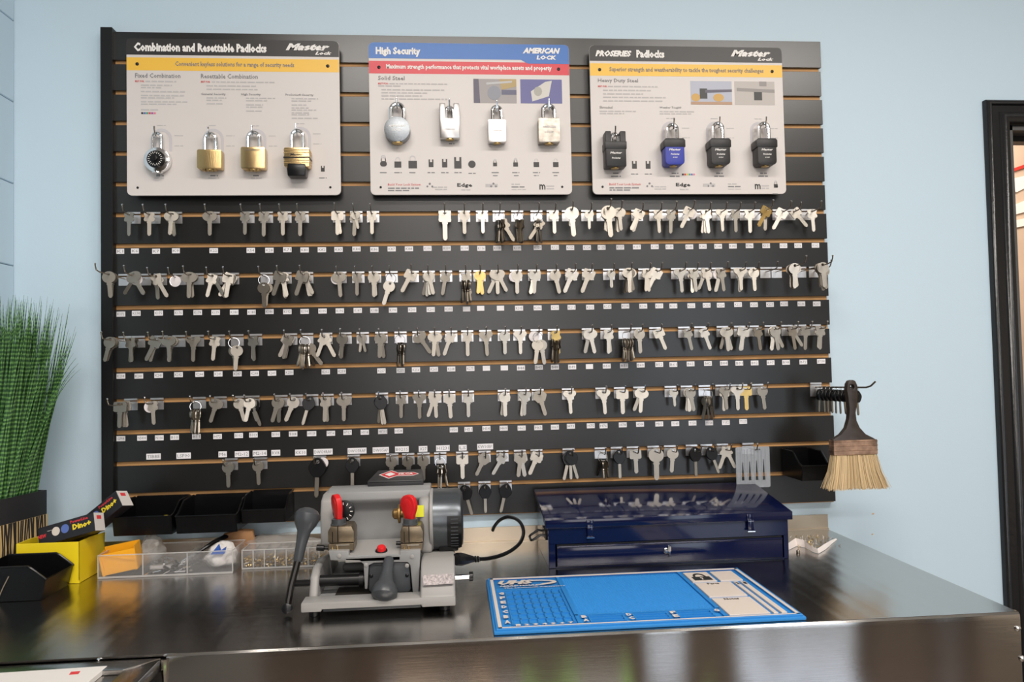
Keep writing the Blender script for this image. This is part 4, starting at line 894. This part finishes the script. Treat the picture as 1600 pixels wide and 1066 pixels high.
for i in range(5): blade(-.01,-.05-.008*i, .112+.012*i, -.06-.008*i, HP+.325-.012*i, .045, .0017)
me = g.mesh('grass_blades', gm)
o = link('grass_blades', me, t); o['kind'] = 'stuff'

# ------------------------------------------------------------------ blue toolbox
YT = -.248; t = thing('toolbox', (1.32,YT,ZC+.0005), 'dark blue steel wedge-topped toolbox with drawer standing on the counter', 'toolbox')
M_nav = mat('navy_enamel', (.003,.006,.034), .10, bump=.012, bscale=25, spec=.6)
xl, xr_ = -.2716, .2750; hf = .093; hb = .126; dp = .210; H0 = 0
lid_f = W(1040,806,YT).z-(ZC+.0005)
hf = lid_f; hb = hf+.033
MB().prism([(0,0),(dp,0),(dp,hb-.004),(0,hf-.022)], xl+.001, xl+.003, 'x').build('side_panel', M_nav, t)
MB().prism([(0,0),(dp,0),(dp,hb-.004),(0,hf-.022)], xr_-.003, xr_-.001, 'x').build('side_panel', M_nav, t)
MB().box(xl+.003,xr_-.003,dp-.002,dp,0,hb-.004).build('back_panel', M_nav, t)
MB().box(xl+.003,xr_-.003,0,dp,0,.002).build('bottom_panel', M_nav, t)
MB().box(xl+.001,xr_-.001,-.0005,.0015,.052,hf-.012).box(xl+.001,xl+.016,-.0005,.0015,0,.054).box(xr_-.012,xr_-.001,-.0005,.0015,0,.054).build('front_panel', M_nav, t, bevel=.0006, seg=1)
ld = MB().prism([(-.006,hf-.018),(-.0045,hf-.018),(-.0045,hf-.0018),(dp+.002,hb-.0018),(dp+.002,hb-.018),(dp+.0035,hb-.018),(dp+.0035,hb),(-.006,hf)], xl-.006, xr_+.008, 'x')
ld.prism([(-.0045,hf-.014),(dp+.002,hb-.014),(dp+.002,hb-.0018),(-.0045,hf-.0018)], xl-.006, xl-.0045, 'x').prism([(-.0045,hf-.014),(dp+.002,hb-.014),(dp+.002,hb-.0018),(-.0045,hf-.0018)], xr_+.0065, xr_+.008, 'x')
ld.build('lid', M_nav, t, bevel=.0009)
dr = MB().box(xl+.019,xr_-.016,-.0028,0,.004,.048).prism([(-.0028,.048),(-.0042,.0465),(-.0042,.044),(-.0028,.043)], xl+.019, xr_-.016, 'x').build('drawer', M_nav, t, bevel=.0008)
MB().box(xl+.019,xr_-.016,.001,.004,.002,.051).build('drawer_recess', M_trim, t)
lk = W(1043,861,YT-.003); lx = lk.x-1.32; lz = lk.z-ZC
MB().lathe((lx-.003,-.0028,lz),(0,-1,0),[(0,.0065),(.003,.0065),(.004,.005),(.006,.004)],16).build('drawer_lock', M_chrome, dr)
MB().box(lx+.0005,lx+.003,-.016,-.004,lz-.012,lz+.012).box(lx-.002,lx+.005,-.0155,-.0135,lz+.001,lz+.012).build('lock_key', M_chrome, dr, bevel=.0005, seg=1)
for px in (921,1171):
    q = W(px,830,YT); cx = q.x-1.32
    lt = MB().box(cx-.008,cx+.008,-.0085,-.006,hf-.016,hf-.002).box(cx-.0065,cx+.0065,-.0105,-.006,hf-.036,hf-.012).box(cx-.008,cx+.008,-.0125,-.006,hf-.040,hf-.036).build('latch', M_nav, t, bevel=.001)
    MB().box(cx-.0085,cx+.0085,-.0135,-.009,hf-.0405,hf-.0385).build('latch_edge', M_chrome, lt)
    MB().box(cx-.006,cx+.006,-.0112,-.0104,hf-.0175,hf-.0165).build('latch_pin', M_chrome, lt)
# side handle, swung out
hz = W(835,838,-.19); hx_ = xl
MB().box(hx_-.002,hx_+.001,.03,.09,.055,.075).build('handle_bracket', M_blkpl, t)
MB().tube([(hx_-.002,.035,.064),(hx_-.012,.035,.066),(hx_-.030,.036,.055),(hx_-.033,.045,.053),(hx_-.033,.078,.053),(hx_-.030,.085,.055),(hx_-.012,.086,.066),(hx_-.002,.086,.064)], .0028, 8).build('handle', M_blkpl, t)

# ------------------------------------------------------------------ rubber mat
mx0, mx1, my0, my1 = .911, 1.440, -.636, -.336; MW = mx1-mx0; MD = my1-my0
t = thing('rubber_mat', (mx0,my0,ZC+.0005), 'bright blue rubber work mat with white border lying on the counter edge', 'mat')
M_mb = mat('blue_rubber',(.018,.20,.53),.5); M_mw = mat('cream_rubber',(.62,.54,.48),.5); TH = .009
M_mb2 = mat('blue_rubber_recess',(.022,.235,.62),.6)
# base sheet, floor of the recesses
base = MB()
nseg = 24
vs = []; 
def lift(x): u = x/MW; return .005*max(0,(u-.72)/.28)**2*0+.004*math.exp(-((u-.86)/.07)**2)
MB().prism([(-.004,-.004),(MW+.004,-.004),(MW+.004,MD+.004),(-.004,MD+.004)], 0, .006, 'z').build('base_sheet', M_mb, t, bevel=.002)
rim = MB()
def bar(mb, x0_, x1_, y0_, y1_, z0_=.0055, z1_=TH): mb.box(x0_,x1_,y0_,y1_,z0_,z1_)
bar(rim,0,MW,0,.010); bar(rim,0,MW,MD-.010,MD); bar(rim,0,.010,.010,MD-.010); bar(rim,MW-.010,MW,.010,MD-.010)
rim.build('raised_rim', M_mb, t, bevel=.0006, seg=1)
ln = MB(); e = .004
bar(ln,e,MW-e,e,e+.003,.009,.0096); bar(ln,e,MW-e,MD-.012,MD-.004,.009,.0096); bar(ln,e,e+.006,e,MD-.004,.009,.0096); bar(ln,MW-.010,MW-e,e,MD-.004,.009,.0096)
ln.build('white_border', M_mw, t)
# pin grid at left
gr = MB(); gx0, gx1, gy0, gy1 = .030, .135, .018, .205
for i in range(8): x = gx0+(gx1-gx0)*i/7; bar(gr,x-.0015,x+.0015,gy0,gy1)
for j in range(8): y = gy0+(gy1-gy0)*j/7; bar(gr,gx0,gx1,y-.0018,y+.0018)
bar(gr,.012,.145,.215,.232,.0055,.0075)
gr.build('pin_grid', M_mb, t)
LT = MB()
for j, ch in enumerate('ABCDEFG'):
    text('lettering', ch, M_mw, t, .016, .026, gy0+(gy1-gy0)*(j+.5)/7, .016, .0098, .06, plane='xy')
for j in range(7): text('lettering', str(j+1), M_mw, t, gx0+(j+.25)*.015, gx0+(j+.8)*.015, .0135, .008, .0098, .06, plane='xy')
text('lettering','UHS',M_mw,t,.018,.092,.262,.030,.0097,.07,.35,plane='xy')
text('lettering','HARDWARE',M_mw,t,.020,.10,.238,.008,.0097,.05,.3,plane='xy')
text('lettering','The Locksmith Superstore',M_mw,t,.028,.150,.224,.0075,.0097,.03,.2,plane='xy')
sw_ = [(.085+.052*math.cos(R(a)),.256+.018*math.sin(R(a))) for a in range(-75,96,10)]; sw2 = [(.088+.040*math.cos(R(a)),.257+.011*math.sin(R(a))) for a in range(-60,91,10)]
MB().prism(sw_+sw2[::-1], .0092, .0098, 'z').build('logo_swoosh', M_mw, t)
# knobbly field of little lozenges
kn = MB(); px_, py_ = .150, .06
y = .062; r_ = 0
while y < MD-.016:
    x = .152+(.0045 if r_ % 2 else 0)
    while x < .392-.0: kn.add([(x-.0038,y,.0058),(x,y-.0032,.0058),(x+.0038,y,.0058),(x,y+.0032,.0058),(x,y,.0082)],[(0,1,4),(1,2,4),(2,3,4),(3,0,4)]); x += .009
    y += .0042; r_ += 1
tag(kn.build('textured_field', M_mb, t), kind='stuff')
tr = MB(); 
for i,(xa_,xb_) in enumerate(((.165,.222),(.243,.300),(.320,.378))):
    for yy in (.018,.030,.042): bar(tr,xa_,xb_,yy,yy+.0022)
    bar(tr,xa_-.003,xa_,.016,.046); bar(tr,xb_,xb_+.003,.016,.046)
bar(tr,.14,.40,.050,.054); bar(tr,.394,.400,.012,MD-.012); bar(tr,.140,.146,.012,MD-.012)
tr.build('tray_ridges', M_mb, t)
for i,(xx,s_) in enumerate(((.150,'BA'),(.229,'DC'),(.307,'FE'),(.385,'G'))):
    for j,ch in enumerate(s_): text('lettering', ch, M_mw, t, xx, xx+.010, .040-j*.018 if xx < .38 else .040, .013, .0098, .06, plane='xy')
pn = MB()
def panel(a,b,c,d): MB().box(a,b,c,d,.0055,.0088).build('write_on_panel', M_mw, t, bevel=.0004, seg=1)
panel(.405,.455,.215,.280); panel(.462,.508,.215,.280); panel(.405,.478,.118,.205); panel(.405,.478,.016,.108)
panel(.484,.492,.016,.205); panel(.498,.508,.016,.205)
text('lettering','Parts',M_black,t,.428,.452,.197,.010,.0091,.03,plane='xy'); text('lettering','Notes',M_black,t,.426,.454,.100,.010,.0091,.03,plane='xy')
text('lettering','2',M_black,t,.485,.491,.192,.014,.0091,.05,plane='xy'); text('lettering','1',M_black,t,.500,.506,.192,.014,.0091,.05,plane='xy')
lkp = MB().prism([(.412,.222),(.449,.222),(.449,.246),(.412,.246)], .0087, .0092, 'z')
so = [(.430+.013*math.cos(R(a)),.247+.023*math.sin(R(a))) for a in range(0,181,15)]; si = [(.430+.0085*math.cos(R(a)),.247+.015*math.sin(R(a))) for a in range(0,181,15)]
lkp.prism(so+si[::-1], .0087, .0092, 'z'); lkp.build('padlock_print', M_black, t)
MB().prism(circ(.430,.237,.003,10), .0092, .0095, 'z').prism([(.4285,.227),(.4315,.227),(.4310,.237),(.429,.237)], .0092, .0095, 'z').build('keyhole_print', M_mw, t)

# ------------------------------------------------------------------ key cutting machine
t = thing('key_machine', (.70,-.36,ZC+.0005), 'grey key cutting machine with red clamp knobs standing on the counter', 'machine')
M_gy = mat('grey_casting', (.25,.25,.25), .42, bump=.12, bscale=300); M_gyl = mat('light_grey_casting', (.30,.29,.28), .45, bump=.1, bscale=300)
M_dg = mat('dark_grey_plastic', (.05,.054,.06), .35); M_gun = mat('gunmetal_drum', (.09,.10,.11), .28, .6)
M_cl = mat('clamp_steel', (.24,.19,.13), .38, .9, vary=.15, vscale=60); M_rk = mat('red_knob', (.62,.012,.015), .35); M_gb = mat('gold_brown', (.28,.17,.06), .4, .8)
def mk(mb, name, m, parent=None, **k): return wbuild(mb, name, m, parent or t, **k)
ZF = ZC+.0005
fx0 = W(470,950,-.512).x; fx1 = W(712,948,-.512).x; ztf = W(590,938,-.512).z
zbt = ZC+.012
nl = W(502,950,-.512).x; nr = W(659,950,-.512).x; zn = W(590,949,-.512).z
mk(MB().prism([(fx0,zbt),(nl,zbt),(nl,zn),(nr,zn),(nr,zbt),(fx1,zbt),(fx1,ztf),(fx0,ztf)], -.512, -.470), 'base_front', M_gyl, bevel=.003)
mk(MB().box(nl+.002,nr-.002,-.506,-.49,ZC+.010,zn+.001), 'chip_drawer', M_dg, bevel=.001)
for (x,y) in ((fx0+.02,-.49),(fx1-.02,-.49),(fx0+.02,-.24),(fx1-.02,-.24)): mk(MB().lathe((x,y,ZF),(0,0,1),[(0,.010),(.012,.011)],16), 'rubber_foot', M_blkpl)
yy_ = lambda py,Y: W(486,py,Y).z
# left cheek of base
lc = [(-.472,zbt),(-.472,ztf),(-.468,yy_(925,-.468)),(-.455,yy_(900,-.455)),(-.43,yy_(885,-.43)),(-.38,yy_(872,-.38)),(-.30,yy_(868,-.30)),(-.22,yy_(868,-.25)),(-.21,zbt)]
mk(MB().prism(lc, fx0+.006, W(498,905,-.455).x, 'x'), 'left_cheek', M_gyl, bevel=.006, seg=3)
# base floor and rear wall
mk(MB().box(fx0+.01,fx1-.01,-.472,-.20,zbt,zbt+.010), 'base_floor', M_gy)
mk(MB().box(fx0+.04,fx1-.07,-.29,-.20,zbt+.01,W(590,880,-.29).z), 'rear_wall', M_gy, bevel=.01, seg=3)
mk(MB().prism([(W(517,938,-.46).x,zbt+.0102),(W(580,938,-.46).x,zbt+.0102),(W(575,905,-.40).x,zbt+.0102),(W(530,905,-.40).x,zbt+.0102)], 0,0.001,'y') if 0 else MB().box(W(522,930,-.46).x,W(640,930,-.46).x,-.468,-.40,zbt+.010,zbt+.0106), 'chip_pan', mat('chip_pan_dark',(.02,.016,.012),.6))
# right block (motor foot) with sloped front
rb_ = lambda py,Y: W(685,py,Y).z
rp_ = [(-.511,zbt),(-.511,ztf),(-.498,rb_(921,-.498)),(-.488,rb_(905,-.488)),(-.478,rb_(893,-.478)),(-.462,rb_(880,-.462)),(-.435,rb_(869,-.435)),(-.33,rb_(868,-.38)),(-.21,rb_(868,-.38)),(-.21,zbt)]
mk(MB().prism(rp_, W(657,905,-.48).x, W(711,905,-.48).x, 'x'), 'motor_foot', M_gyl, bevel=.005, seg=3)
sp = [W(661,899,-.486),W(709,896,-.486),W(709,912,-.495),W(661,915,-.495)]
mk(MB().add([p+Vector((0,-.004,.001)) for p in sp]+[p+Vector((0,-.002,0)) for p in sp],[(0,1,2,3),(4,5,6,7),(0,1,5,4),(1,2,6,5),(2,3,7,6),(3,0,4,7)]), 'rating_sticker', mat('silver_sticker',(.26,.23,.23),.4,.3,vary=.45,vscale=300))
# body casting
bz = lambda py,Y: W(600,py,Y).z
bp_ = [(-.24,bz(870,-.30)),(-.24,bz(790,-.24)),(-.26,bz(768,-.26)),(-.30,bz(757,-.30)),(-.335,bz(761,-.335)),(-.350,bz(768,-.350)),(-.354,bz(780,-.354)),(-.349,bz(786,-.349)),(-.340,bz(790,-.340)),(-.334,bz(800,-.334)),(-.332,bz(820,-.332)),(-.334,bz(845,-.334)),(-.34,bz(862,-.34))]
mk(MB().prism(bp_, W(515,810,-.33).x, W(674,810,-.33).x, 'x'), 'body_casting', M_gy, bevel=.002, ang=60)
mk(MB().prism([(-.385,bz(850,-.385)),(-.385,bz(800,-.385)),(-.375,bz(778,-.375)),(-.35,bz(768,-.35)),(-.30,bz(762,-.30)),(-.25,bz(775,-.25)),(-.24,bz(860,-.24))], W(502,810,-.37).x, W(532,810,-.33).x, 'x'), 'left_shoulder', M_gyl, bevel=.006, seg=3)
mk(MB().prism([(-.385,bz(868,-.385)),(-.385,bz(800,-.385)),(-.37,bz(780,-.37)),(-.30,bz(768,-.30)),(-.25,bz(775,-.25)),(-.24,bz(868,-.24))], W(655,810,-.36).x, W(675,810,-.36).x, 'x'), 'right_shoulder', M_gyl, bevel=.008, seg=3)
mk(MB().box(W(632,797,-.39).x,W(662,797,-.39).x,-.387,-.385,bz(810,-.387),bz(792,-.387)), 'warning_sticker', mat('sticker_yellow',(.75,.75,.04),.4))
# motor drum
dc = W(676,811,-.335); dr_ = SZ(46,-.335)*1.0
x2 = W(722,811,-.335).x
mk(MB().lathe((dc.x-.006,-.335,dc.z),(1,0,0),[(0,dr_-.004),(.002,dr_+.001),(.007,dr_+.001),(.008,dr_)],48), 'drum_flange', M_gyl)
L_ = x2-dc.x
drum = mk(MB().lathe((dc.x+.002,-.335,dc.z),(1,0,0),[(0,dr_),(L_-.012,dr_),(L_-.005,dr_-.003),(L_-.001,dr_-.010),(L_,dr_-.020),(L_,.001)],48), 'motor_drum', M_gun)
vent = MB(); n_ = 14; a0 = R(165); a1 = R(235)   # dark vent opening wrapping the lower front
for rr_,mm_ in ((dr_+.0012,M_trim),):
    vs = []; fs = []
    for i in range(n_+1):
        a = a0+(a1-a0)*i/n_
        for x in (dc.x+L_*.5,dc.x+L_*.97): vs.append((x,-.335+rr_*math.cos(a),dc.z+rr_*math.sin(a)))
    for i in range(n_): fs.append((2*i,2*i+1,2*i+3,2*i+2))
    vent.add(vs,fs)
mk(vent, 'vent_opening', M_trim, drum)
vg = MB()
for i in range(9):
    a = a0+(a1-a0)*(i+.8)/10; r_ = dr_+.0022; vg.tube([(dc.x+L_*.62,-.335+r_*math.cos(a),dc.z+r_*math.sin(a)),(dc.x+L_*.86,-.335+r_*math.cos(a),dc.z+r_*math.sin(a))], .0011, 6)
mk(vg, 'vent_bars', M_dg, drum)
mk(MB().box(W(686,855,-.36).x,W(716,855,-.36).x,-.372,-.30,W(700,860,-.36).z,W(700,845,-.36).z), 'drum_foot', M_blkpl, bevel=.003)
# cutter wheel
cw = W(618,803,-.385); mk(MB().lathe((cw.x-.006,-.385,cw.z),(1,0,0),[(0,.006),(.003,.010),(.010,.011),(.012,.0185),(.016,.0185),(.017,.008),(.040,.008)],24), 'cutter_wheel', M_gb)
mk(MB().box(W(630,803,-.392).x,W(636,803,-.392).x,-.398,-.388,bz(818,-.392),bz(786,-.392)), 'cutter_guard', M_gb)
# dial on the left shoulder
dl = W(537,799,-.388); dd = mk(MB().lathe((dl.x,-.386,dl.z),(0,-1,0),[(0,.0215),(.006,.021),(.0065,.0195)],28), 'depth_dial', M_blkpl)
tk = MB()
for i in range(12):
    a = 2*PI*i/12; M = Matrix.Translation((dl.x,-.3928,dl.z)) @ Matrix.Rotation(a,4,'Y'); tk.box(-.0006,.0006,-.0003,.0003,.013,.018,M)
mk(tk, 'dial_marks', M_lett, dd)
# carriage
cz_ = lambda py,Y: W(590,py,Y).z
mk(MB().prism([(-.375,cz_(842,-.375)),(-.385,cz_(846,-.385)),(-.452,cz_(866,-.452)),(-.458,cz_(870,-.458)),(-.458,cz_(878,-.458)),(-.38,cz_(872,-.38)),(-.37,cz_(860,-.37))], W(541,860,-.44).x, W(627,860,-.44).x, 'x'), 'carriage', M_gyl, bevel=.002)
cf = MB()
XZ = lambda L_,Y: [(W(a,b,Y).x, W(a,b,Y).z) for a,b in L_]
cf.prism(XZ([(513,861),(545,861),(545,869),(625,867),(625,861),(657,860),(654,926),(645,926),(641,884),(637,879),(620,879),(584,880),(576,884),(574,921),(570,921),(568,882),(562,877),(516,876)],-.458), -.458, -.438)
mk(cf, 'carriage_frame', M_gy, bevel=.0015)
mk(MB().prism(XZ([(577,884),(582,880),(634,879),(640,884),(642,921),(636,930),(585,932),(576,922)],-.452), -.452, -.43), 'gearbox_cover', M_dg, bevel=.002)
for px,py in ((580,900),(636,899)): q = W(px,py,-.452); mk(MB().lathe((q.x,-.452,q.z),(0,-1,0),[(0,.0035),(.0015,.0035),(.0025,.002)],12), 'screw', M_blkpl)
mk(MB().box(W(578,925,-.45).x,W(652,925,-.45).x,-.458,-.40,cz_(935,-.45),cz_(926,-.45)), 'slide_rail', M_trim)
for px,py in ((530,869),(572,883),(636,884),(644,870)): q = W(px,py,-.458); mk(MB().lathe((q.x,-.458,q.z),(0,-1,0),[(0,.004),(.001,.004),(.0015,.003)],14), 'screw', M_gyl)
q = W(596,860,-.438); bt = mk(MB().lathe(q-Vector((0,0,.003)),(0,-.35,.95),[(0,.0115),(.003,.0115),(.004,.010)],24), 'button_collar', M_blkpl)
mk(MB().lathe(q,(0,-.35,.95),[(0,.0085),(.006,.0085),(.0085,.007),(.009,.004)],24), 'red_button', M_rk, bt)
# clamps
for k,(pa,pb,kx,yawk,kw) in enumerate(((513,553,529,-62,.0)  ,(626,661,641,-35,.0))):
    Yc = -.445
    c0 = W(pa,862,Yc); c1 = W(pb,822,Yc); xw = c1.x-c0.x; dz = c1.z-c0.z
    cl = mk(MB().box(c0.x,c1.x-.001,Yc,Yc+.05,c0.z,c0.z+dz*.30).box(c0.x+.003,c1.x-.003,Yc+.003,Yc+.047,c0.z+dz*.30,c0.z+dz*.36), 'clamp_base', M_cl, bevel=.001, seg=1)
    cj = mk(MB().prism([(c0.x,c0.z+dz*.36),(c1.x,c0.z+dz*.36),(c1.x,c0.z+dz*.8),(c1.x-xw*.1,c1.z),(c0.x+xw*.1,c1.z),(c0.x,c0.z+dz*.8)], Yc-.002, Yc+.05), 'clamp_jaw', M_cl, bevel=.0015)
    mk(MB().box(c0.x+xw*.36,c0.x+xw*.40,Yc-.0026,Yc+.03,c0.z+dz*.36,c1.z+.0004).box(c0.x+xw*.16,c0.x+xw*.19,Yc-.0026,Yc,c0.z+dz*.36,c0.z+dz*.8), 'jaw_slit', M_trim, cj)
    mk(MB().box(c0.x+xw*.3,c0.x+xw*.82,Yc-.0012,Yc,c0.z+dz*.22,c0.z+dz*.27), 'clamp_highlight_rail', M_nickb, cl)
    for f_ in (.16,.36): mk(MB().lathe((c0.x+xw*f_,Yc-.0005,c0.z+dz*.05),(0,-.2,1),[(0,.003),(.004,.002),(.008,.0012)],8), 'gauge_pin', M_br3, cl)
    kb = W(kx,815,Yc+.02); zc0 = c1.z-.001
    mk(MB().lathe((kb.x,Yc+.022,zc0-.001),(0,0,1),[(0,.0155),(.003,.0155),(.004,.0140),(.012,.0135),(.013,.010)],24), 'knob_collar', M_dg)
    kz = zc0+.008; ztop = W(kx,772 if k == 0 else 773,Yc+.022).z; hk = ztop-kz
    Mk = Matrix.Translation((kb.x,Yc+.022,kz)) @ Matrix.Rotation(R(-6 if k == 0 else -4),4,'Y') @ Matrix.Rotation(R(yawk),4,'Z')
    prof = [(-.0085,0),(.0085,0),(.0105,hk*.2),(.0165,hk*.45),(.0175,hk*.65),(.0145,hk*.86),(.008,hk*.97),(0,hk),(-.008,hk*.97),(-.0145,hk*.86),(-.0175,hk*.65),(-.0165,hk*.45),(-.0105,hk*.2)]
    kb_ = mk(MB().prism(prof, -.0055, .0055, M=Mk), 'clamp_knob', M_rk, bevel=.0022, seg=3)
    mk(MB().prism([(a*.6,b*.75+hk*.1) for a,b in prof], -.0062, .0062, M=Mk), 'knob_face', M_rk, kb_, bevel=.001)
a = W(495,856,-.43); b = W(507,856,-.43); c = W(516,857,-.43)
mk(MB().lathe(a,(c-a),[(0,.0058),(SZ(11,-.43),.0058),(SZ(11.5,-.43),.003),((c-a).length,.003)],12), 'adjusting_screw', M_blkpl)
a = W(619,849,-.43); c = W(628,849,-.43); mk(MB().lathe(a,(c-a),[(0,.004),((c-a).length,.004)],12), 'adjusting_screw', M_blkpl)
# levers
M_rod = mat('black_oxide_rod', (.02,.018,.016), .18, .6)
def lever(p0, p1, r0, r1, name, extra=None):
    p0 = Vector(p0); p1 = Vector(p1); d = p1-p0; Ln = d.length
    return mk(MB().lathe(p0, d, [(0,r0*.8),(Ln*.05,r0),(Ln*.35,r0*1.15),(Ln*.55,r0*1.45),(Ln*.68,r1*.86),(Ln*.78,r1),(Ln*.88,r1*.97),(Ln*.95,r1*.72),(Ln*.99,r1*.35),(Ln,.001)], 28), name, M_dg)
lever(W(608,872,-.462), W(599,939,-.515), .0095, .0240, 'carriage_lever')
lever(W(465,878,-.47), W(483,793,-.44), .0088, .0235, 'lever_grip')
a = W(466,874,-.47); b = W(455,915,-.478); c = W(449,948,-.485)
mk(MB().tube([a,b,c], [.0066,.0062,.0058], 10), 'lever_rod', M_rod)
mk(MB().lathe(c+Vector((0,.006,-.004)),(0,-1,.2),[(0,.009),(.014,.009),(.016,.006)],16), 'lever_pivot', M_blkpl)
mk(MB().tube([W(456,912,-.474),W(486,911,-.45)], .006, 10), 'lever_shaft', M_blkpl)
mk(MB().tube([W(494,908,-.44),W(575,905,-.44)], .0105, 16).lathe(W(562,906,-.44),(1,0,0),[(0,.0145),(.008,.0145)],20), 'drive_shaft', M_trim)
a = W(706,903,-.44); b = W(738,901,-.44); mk(MB().tube([a,b],.0055,12), 'side_shaft', M_chrome)
mk(MB().lathe(W(733,901,-.44),(1,0,0),[(0,.009),(.007,.009),(.008,.007)],16), 'side_knob', M_blkpl)
# black tray on top with logo
Ytf = -.325; ty0 = W(0,764,Ytf).z
tl = [W(574,763,Ytf),W(662,762,Ytf)]; zb_ = tl[0].z; zt_ = W(600,751,Ytf).z
xa_, xb_ = tl[0].x, tl[1].x; yb2 = Ytf+.10
ztb = W(620,734,yb2).z
vs = [(xa_,Ytf,zb_),(xb_,Ytf,zb_),(xb_+.0,Ytf,zt_),(xa_,Ytf,zt_),(xa_+.008,yb2,zb_),(xb_-.004,yb2,zb_),(xb_-.006,yb2,ztb),(xa_+.012,yb2,ztb)]
tp = mk(MB().add(vs,[(0,1,2,3),(4,7,6,5),(3,2,6,7),(0,4,5,1),(0,3,7,4),(1,5,6,2)]), 'top_tray', M_dg if 0 else mat('charcoal_plastic',(.03,.03,.032),.38), bevel=.003)
mk(MB().box(xa_+.004,xb_-.004,Ytf-.0006,Ytf,zt_-.004,zt_-.003), 'tray_groove', M_trim, tp)
# logo on the sloping top: red diamond, white core, red band
nrm = Vector((0,ztb-zt_,-(yb2-Ytf))).normalized()*-1
def TP(u,v): return Vector((xa_+(xb_-xa_)*u, Ytf+(yb2-Ytf)*v, zt_+(ztb-zt_)*v))+nrm*.0008
def flat(pts, name, m, off=0): 
    mk(MB().add([TP(*p)+nrm*off for p in pts],[tuple(range(len(pts)))]), name, m, tp)
flat([(.16,.5),(.37,.12),(.50,.33),(.80,.33),(.90,.5),(.80,.67),(.50,.67),(.37,.90)],'logo_panel',M_lett)
flat([(.19,.5),(.37,.18),(.495,.37),(.795,.37),(.875,.5),(.795,.63),(.495,.63),(.37,.84)],'logo_panel',M_red,.0003)
flat([(.27,.5),(.37,.33),(.47,.5),(.37,.69)],'logo_panel',M_lett,.0006)
lt_ = text('lettering','SILCA',M_lett,tp,0,1,0,1,0,.05)
xs = [v.co.copy() for v in lt_.data.vertices]
for v,c_ in zip(lt_.data.vertices,xs): v.co = TP(.515+.28*c_.x, .5+.15*(c_.z))+nrm*.0007-Vector(t.location)
# plug and cord
q = W(716,872,-.42)
pg = thing('power_cord', (q.x,q.y,q.z), 'black power cord looping from the key machine up behind it', 'cord')
P = [W(722,873,-.42),W(735,873,-.40),W(748,874,-.37),W(762,873,-.33),W(780,869,-.28),W(798,861,-.23),W(812,849,-.17),W(818,834,-.13),W(815,820,-.10),W(806,811,-.07),W(793,808,-.05),W(781,813,-.035),W(773,822,-.025),W(770,829,-.012)]
def smooth(P, n=4):
    out = []
    for i in range(len(P)-1):
        a,b,c,d = P[max(0,i-1)],P[i],P[i+1],P[min(len(P)-1,i+2)]
        for k in range(n):
            u = k/n; out.append(.5*((2*b)+(c-a)*u+(2*a-5*b+4*c-d)*u*u+(3*b-a-3*c+d)*u**3))
    return out+[P[-1]]
wbuild(MB().tube(smooth(P), .0042, 10), 'cable', M_blkpl, pg)
wbuild(MB().tube([W(713,874,-.43),W(722,874,-.42),W(733,874,-.40),W(738,874,-.395)], [.012,.0125,.0085,.0065], 10), 'plug', M_blkpl, pg)
for i in range(3): q2 = W(739+i*4,874,-.392+i*.008); wbuild(MB().ring(q2,.005,.0016,(1,.5,0),14), 'strain_relief', M_blkpl, pg)

# ------------------------------------------------------------------ bits by the right end
st_ = MB(); 
A = [(1231,857),(1245,849),(1258,852),(1270,860),(1279,863),(1290,856),(1300,848),(1308,843)]; wd_ = [8,11,10,7,6,7,4,1]
vs = []; 
for (px,py),w_ in zip(A,wd_):
    a = WZ(px,py+w_*.4,ZC+.001); vs += [a, a+Vector((0,.004,w_*.0016)), a+Vector((0,.0048,w_*.0016+.0004))]
fs = []
for i in range(len(A)-1): k = i*3; fs += [(k,k+1,k+4,k+3),(k+1,k+2,k+5,k+4),(k+2,k,k+3,k+5)]
st_.add(vs,fs); tag(st_.build('plastic_strip', mat('white_film',(.80,.73,.70),.4)), 'twisted strip of white plastic film lying right of the blue toolbox', 'strip')
q = WZ(1247,864,ZC); tag(MB().lathe((q.x,q.y,ZC+.0004),(0,0,1),[(0,.004),(.004,.0042),(.006,.003),(.0065,.001)],14).build('small_nut', M_dark), 'tiny dark metal nut on the counter beside the white strip', 'nut')
mb = MB()
for i in range(90):
    q = WZ(random.gauss(1268,17),random.uniform(838,858),ZC); M = Matrix.Translation((min(q.x,1.80),q.y,ZC+random.uniform(.001,.006))) @ Euler((random.random()*3,random.random()*3,random.random()*3)).to_matrix().to_4x4(); mb.use(M_brass if i % 3 else M_disc).box(-.003,.003,-.0004,.0004,-.0004,.0004,M)
tag(mb.build('brass_shavings'), 'small pile of brass shavings behind the white strip', 'shavings', kind='stuff')
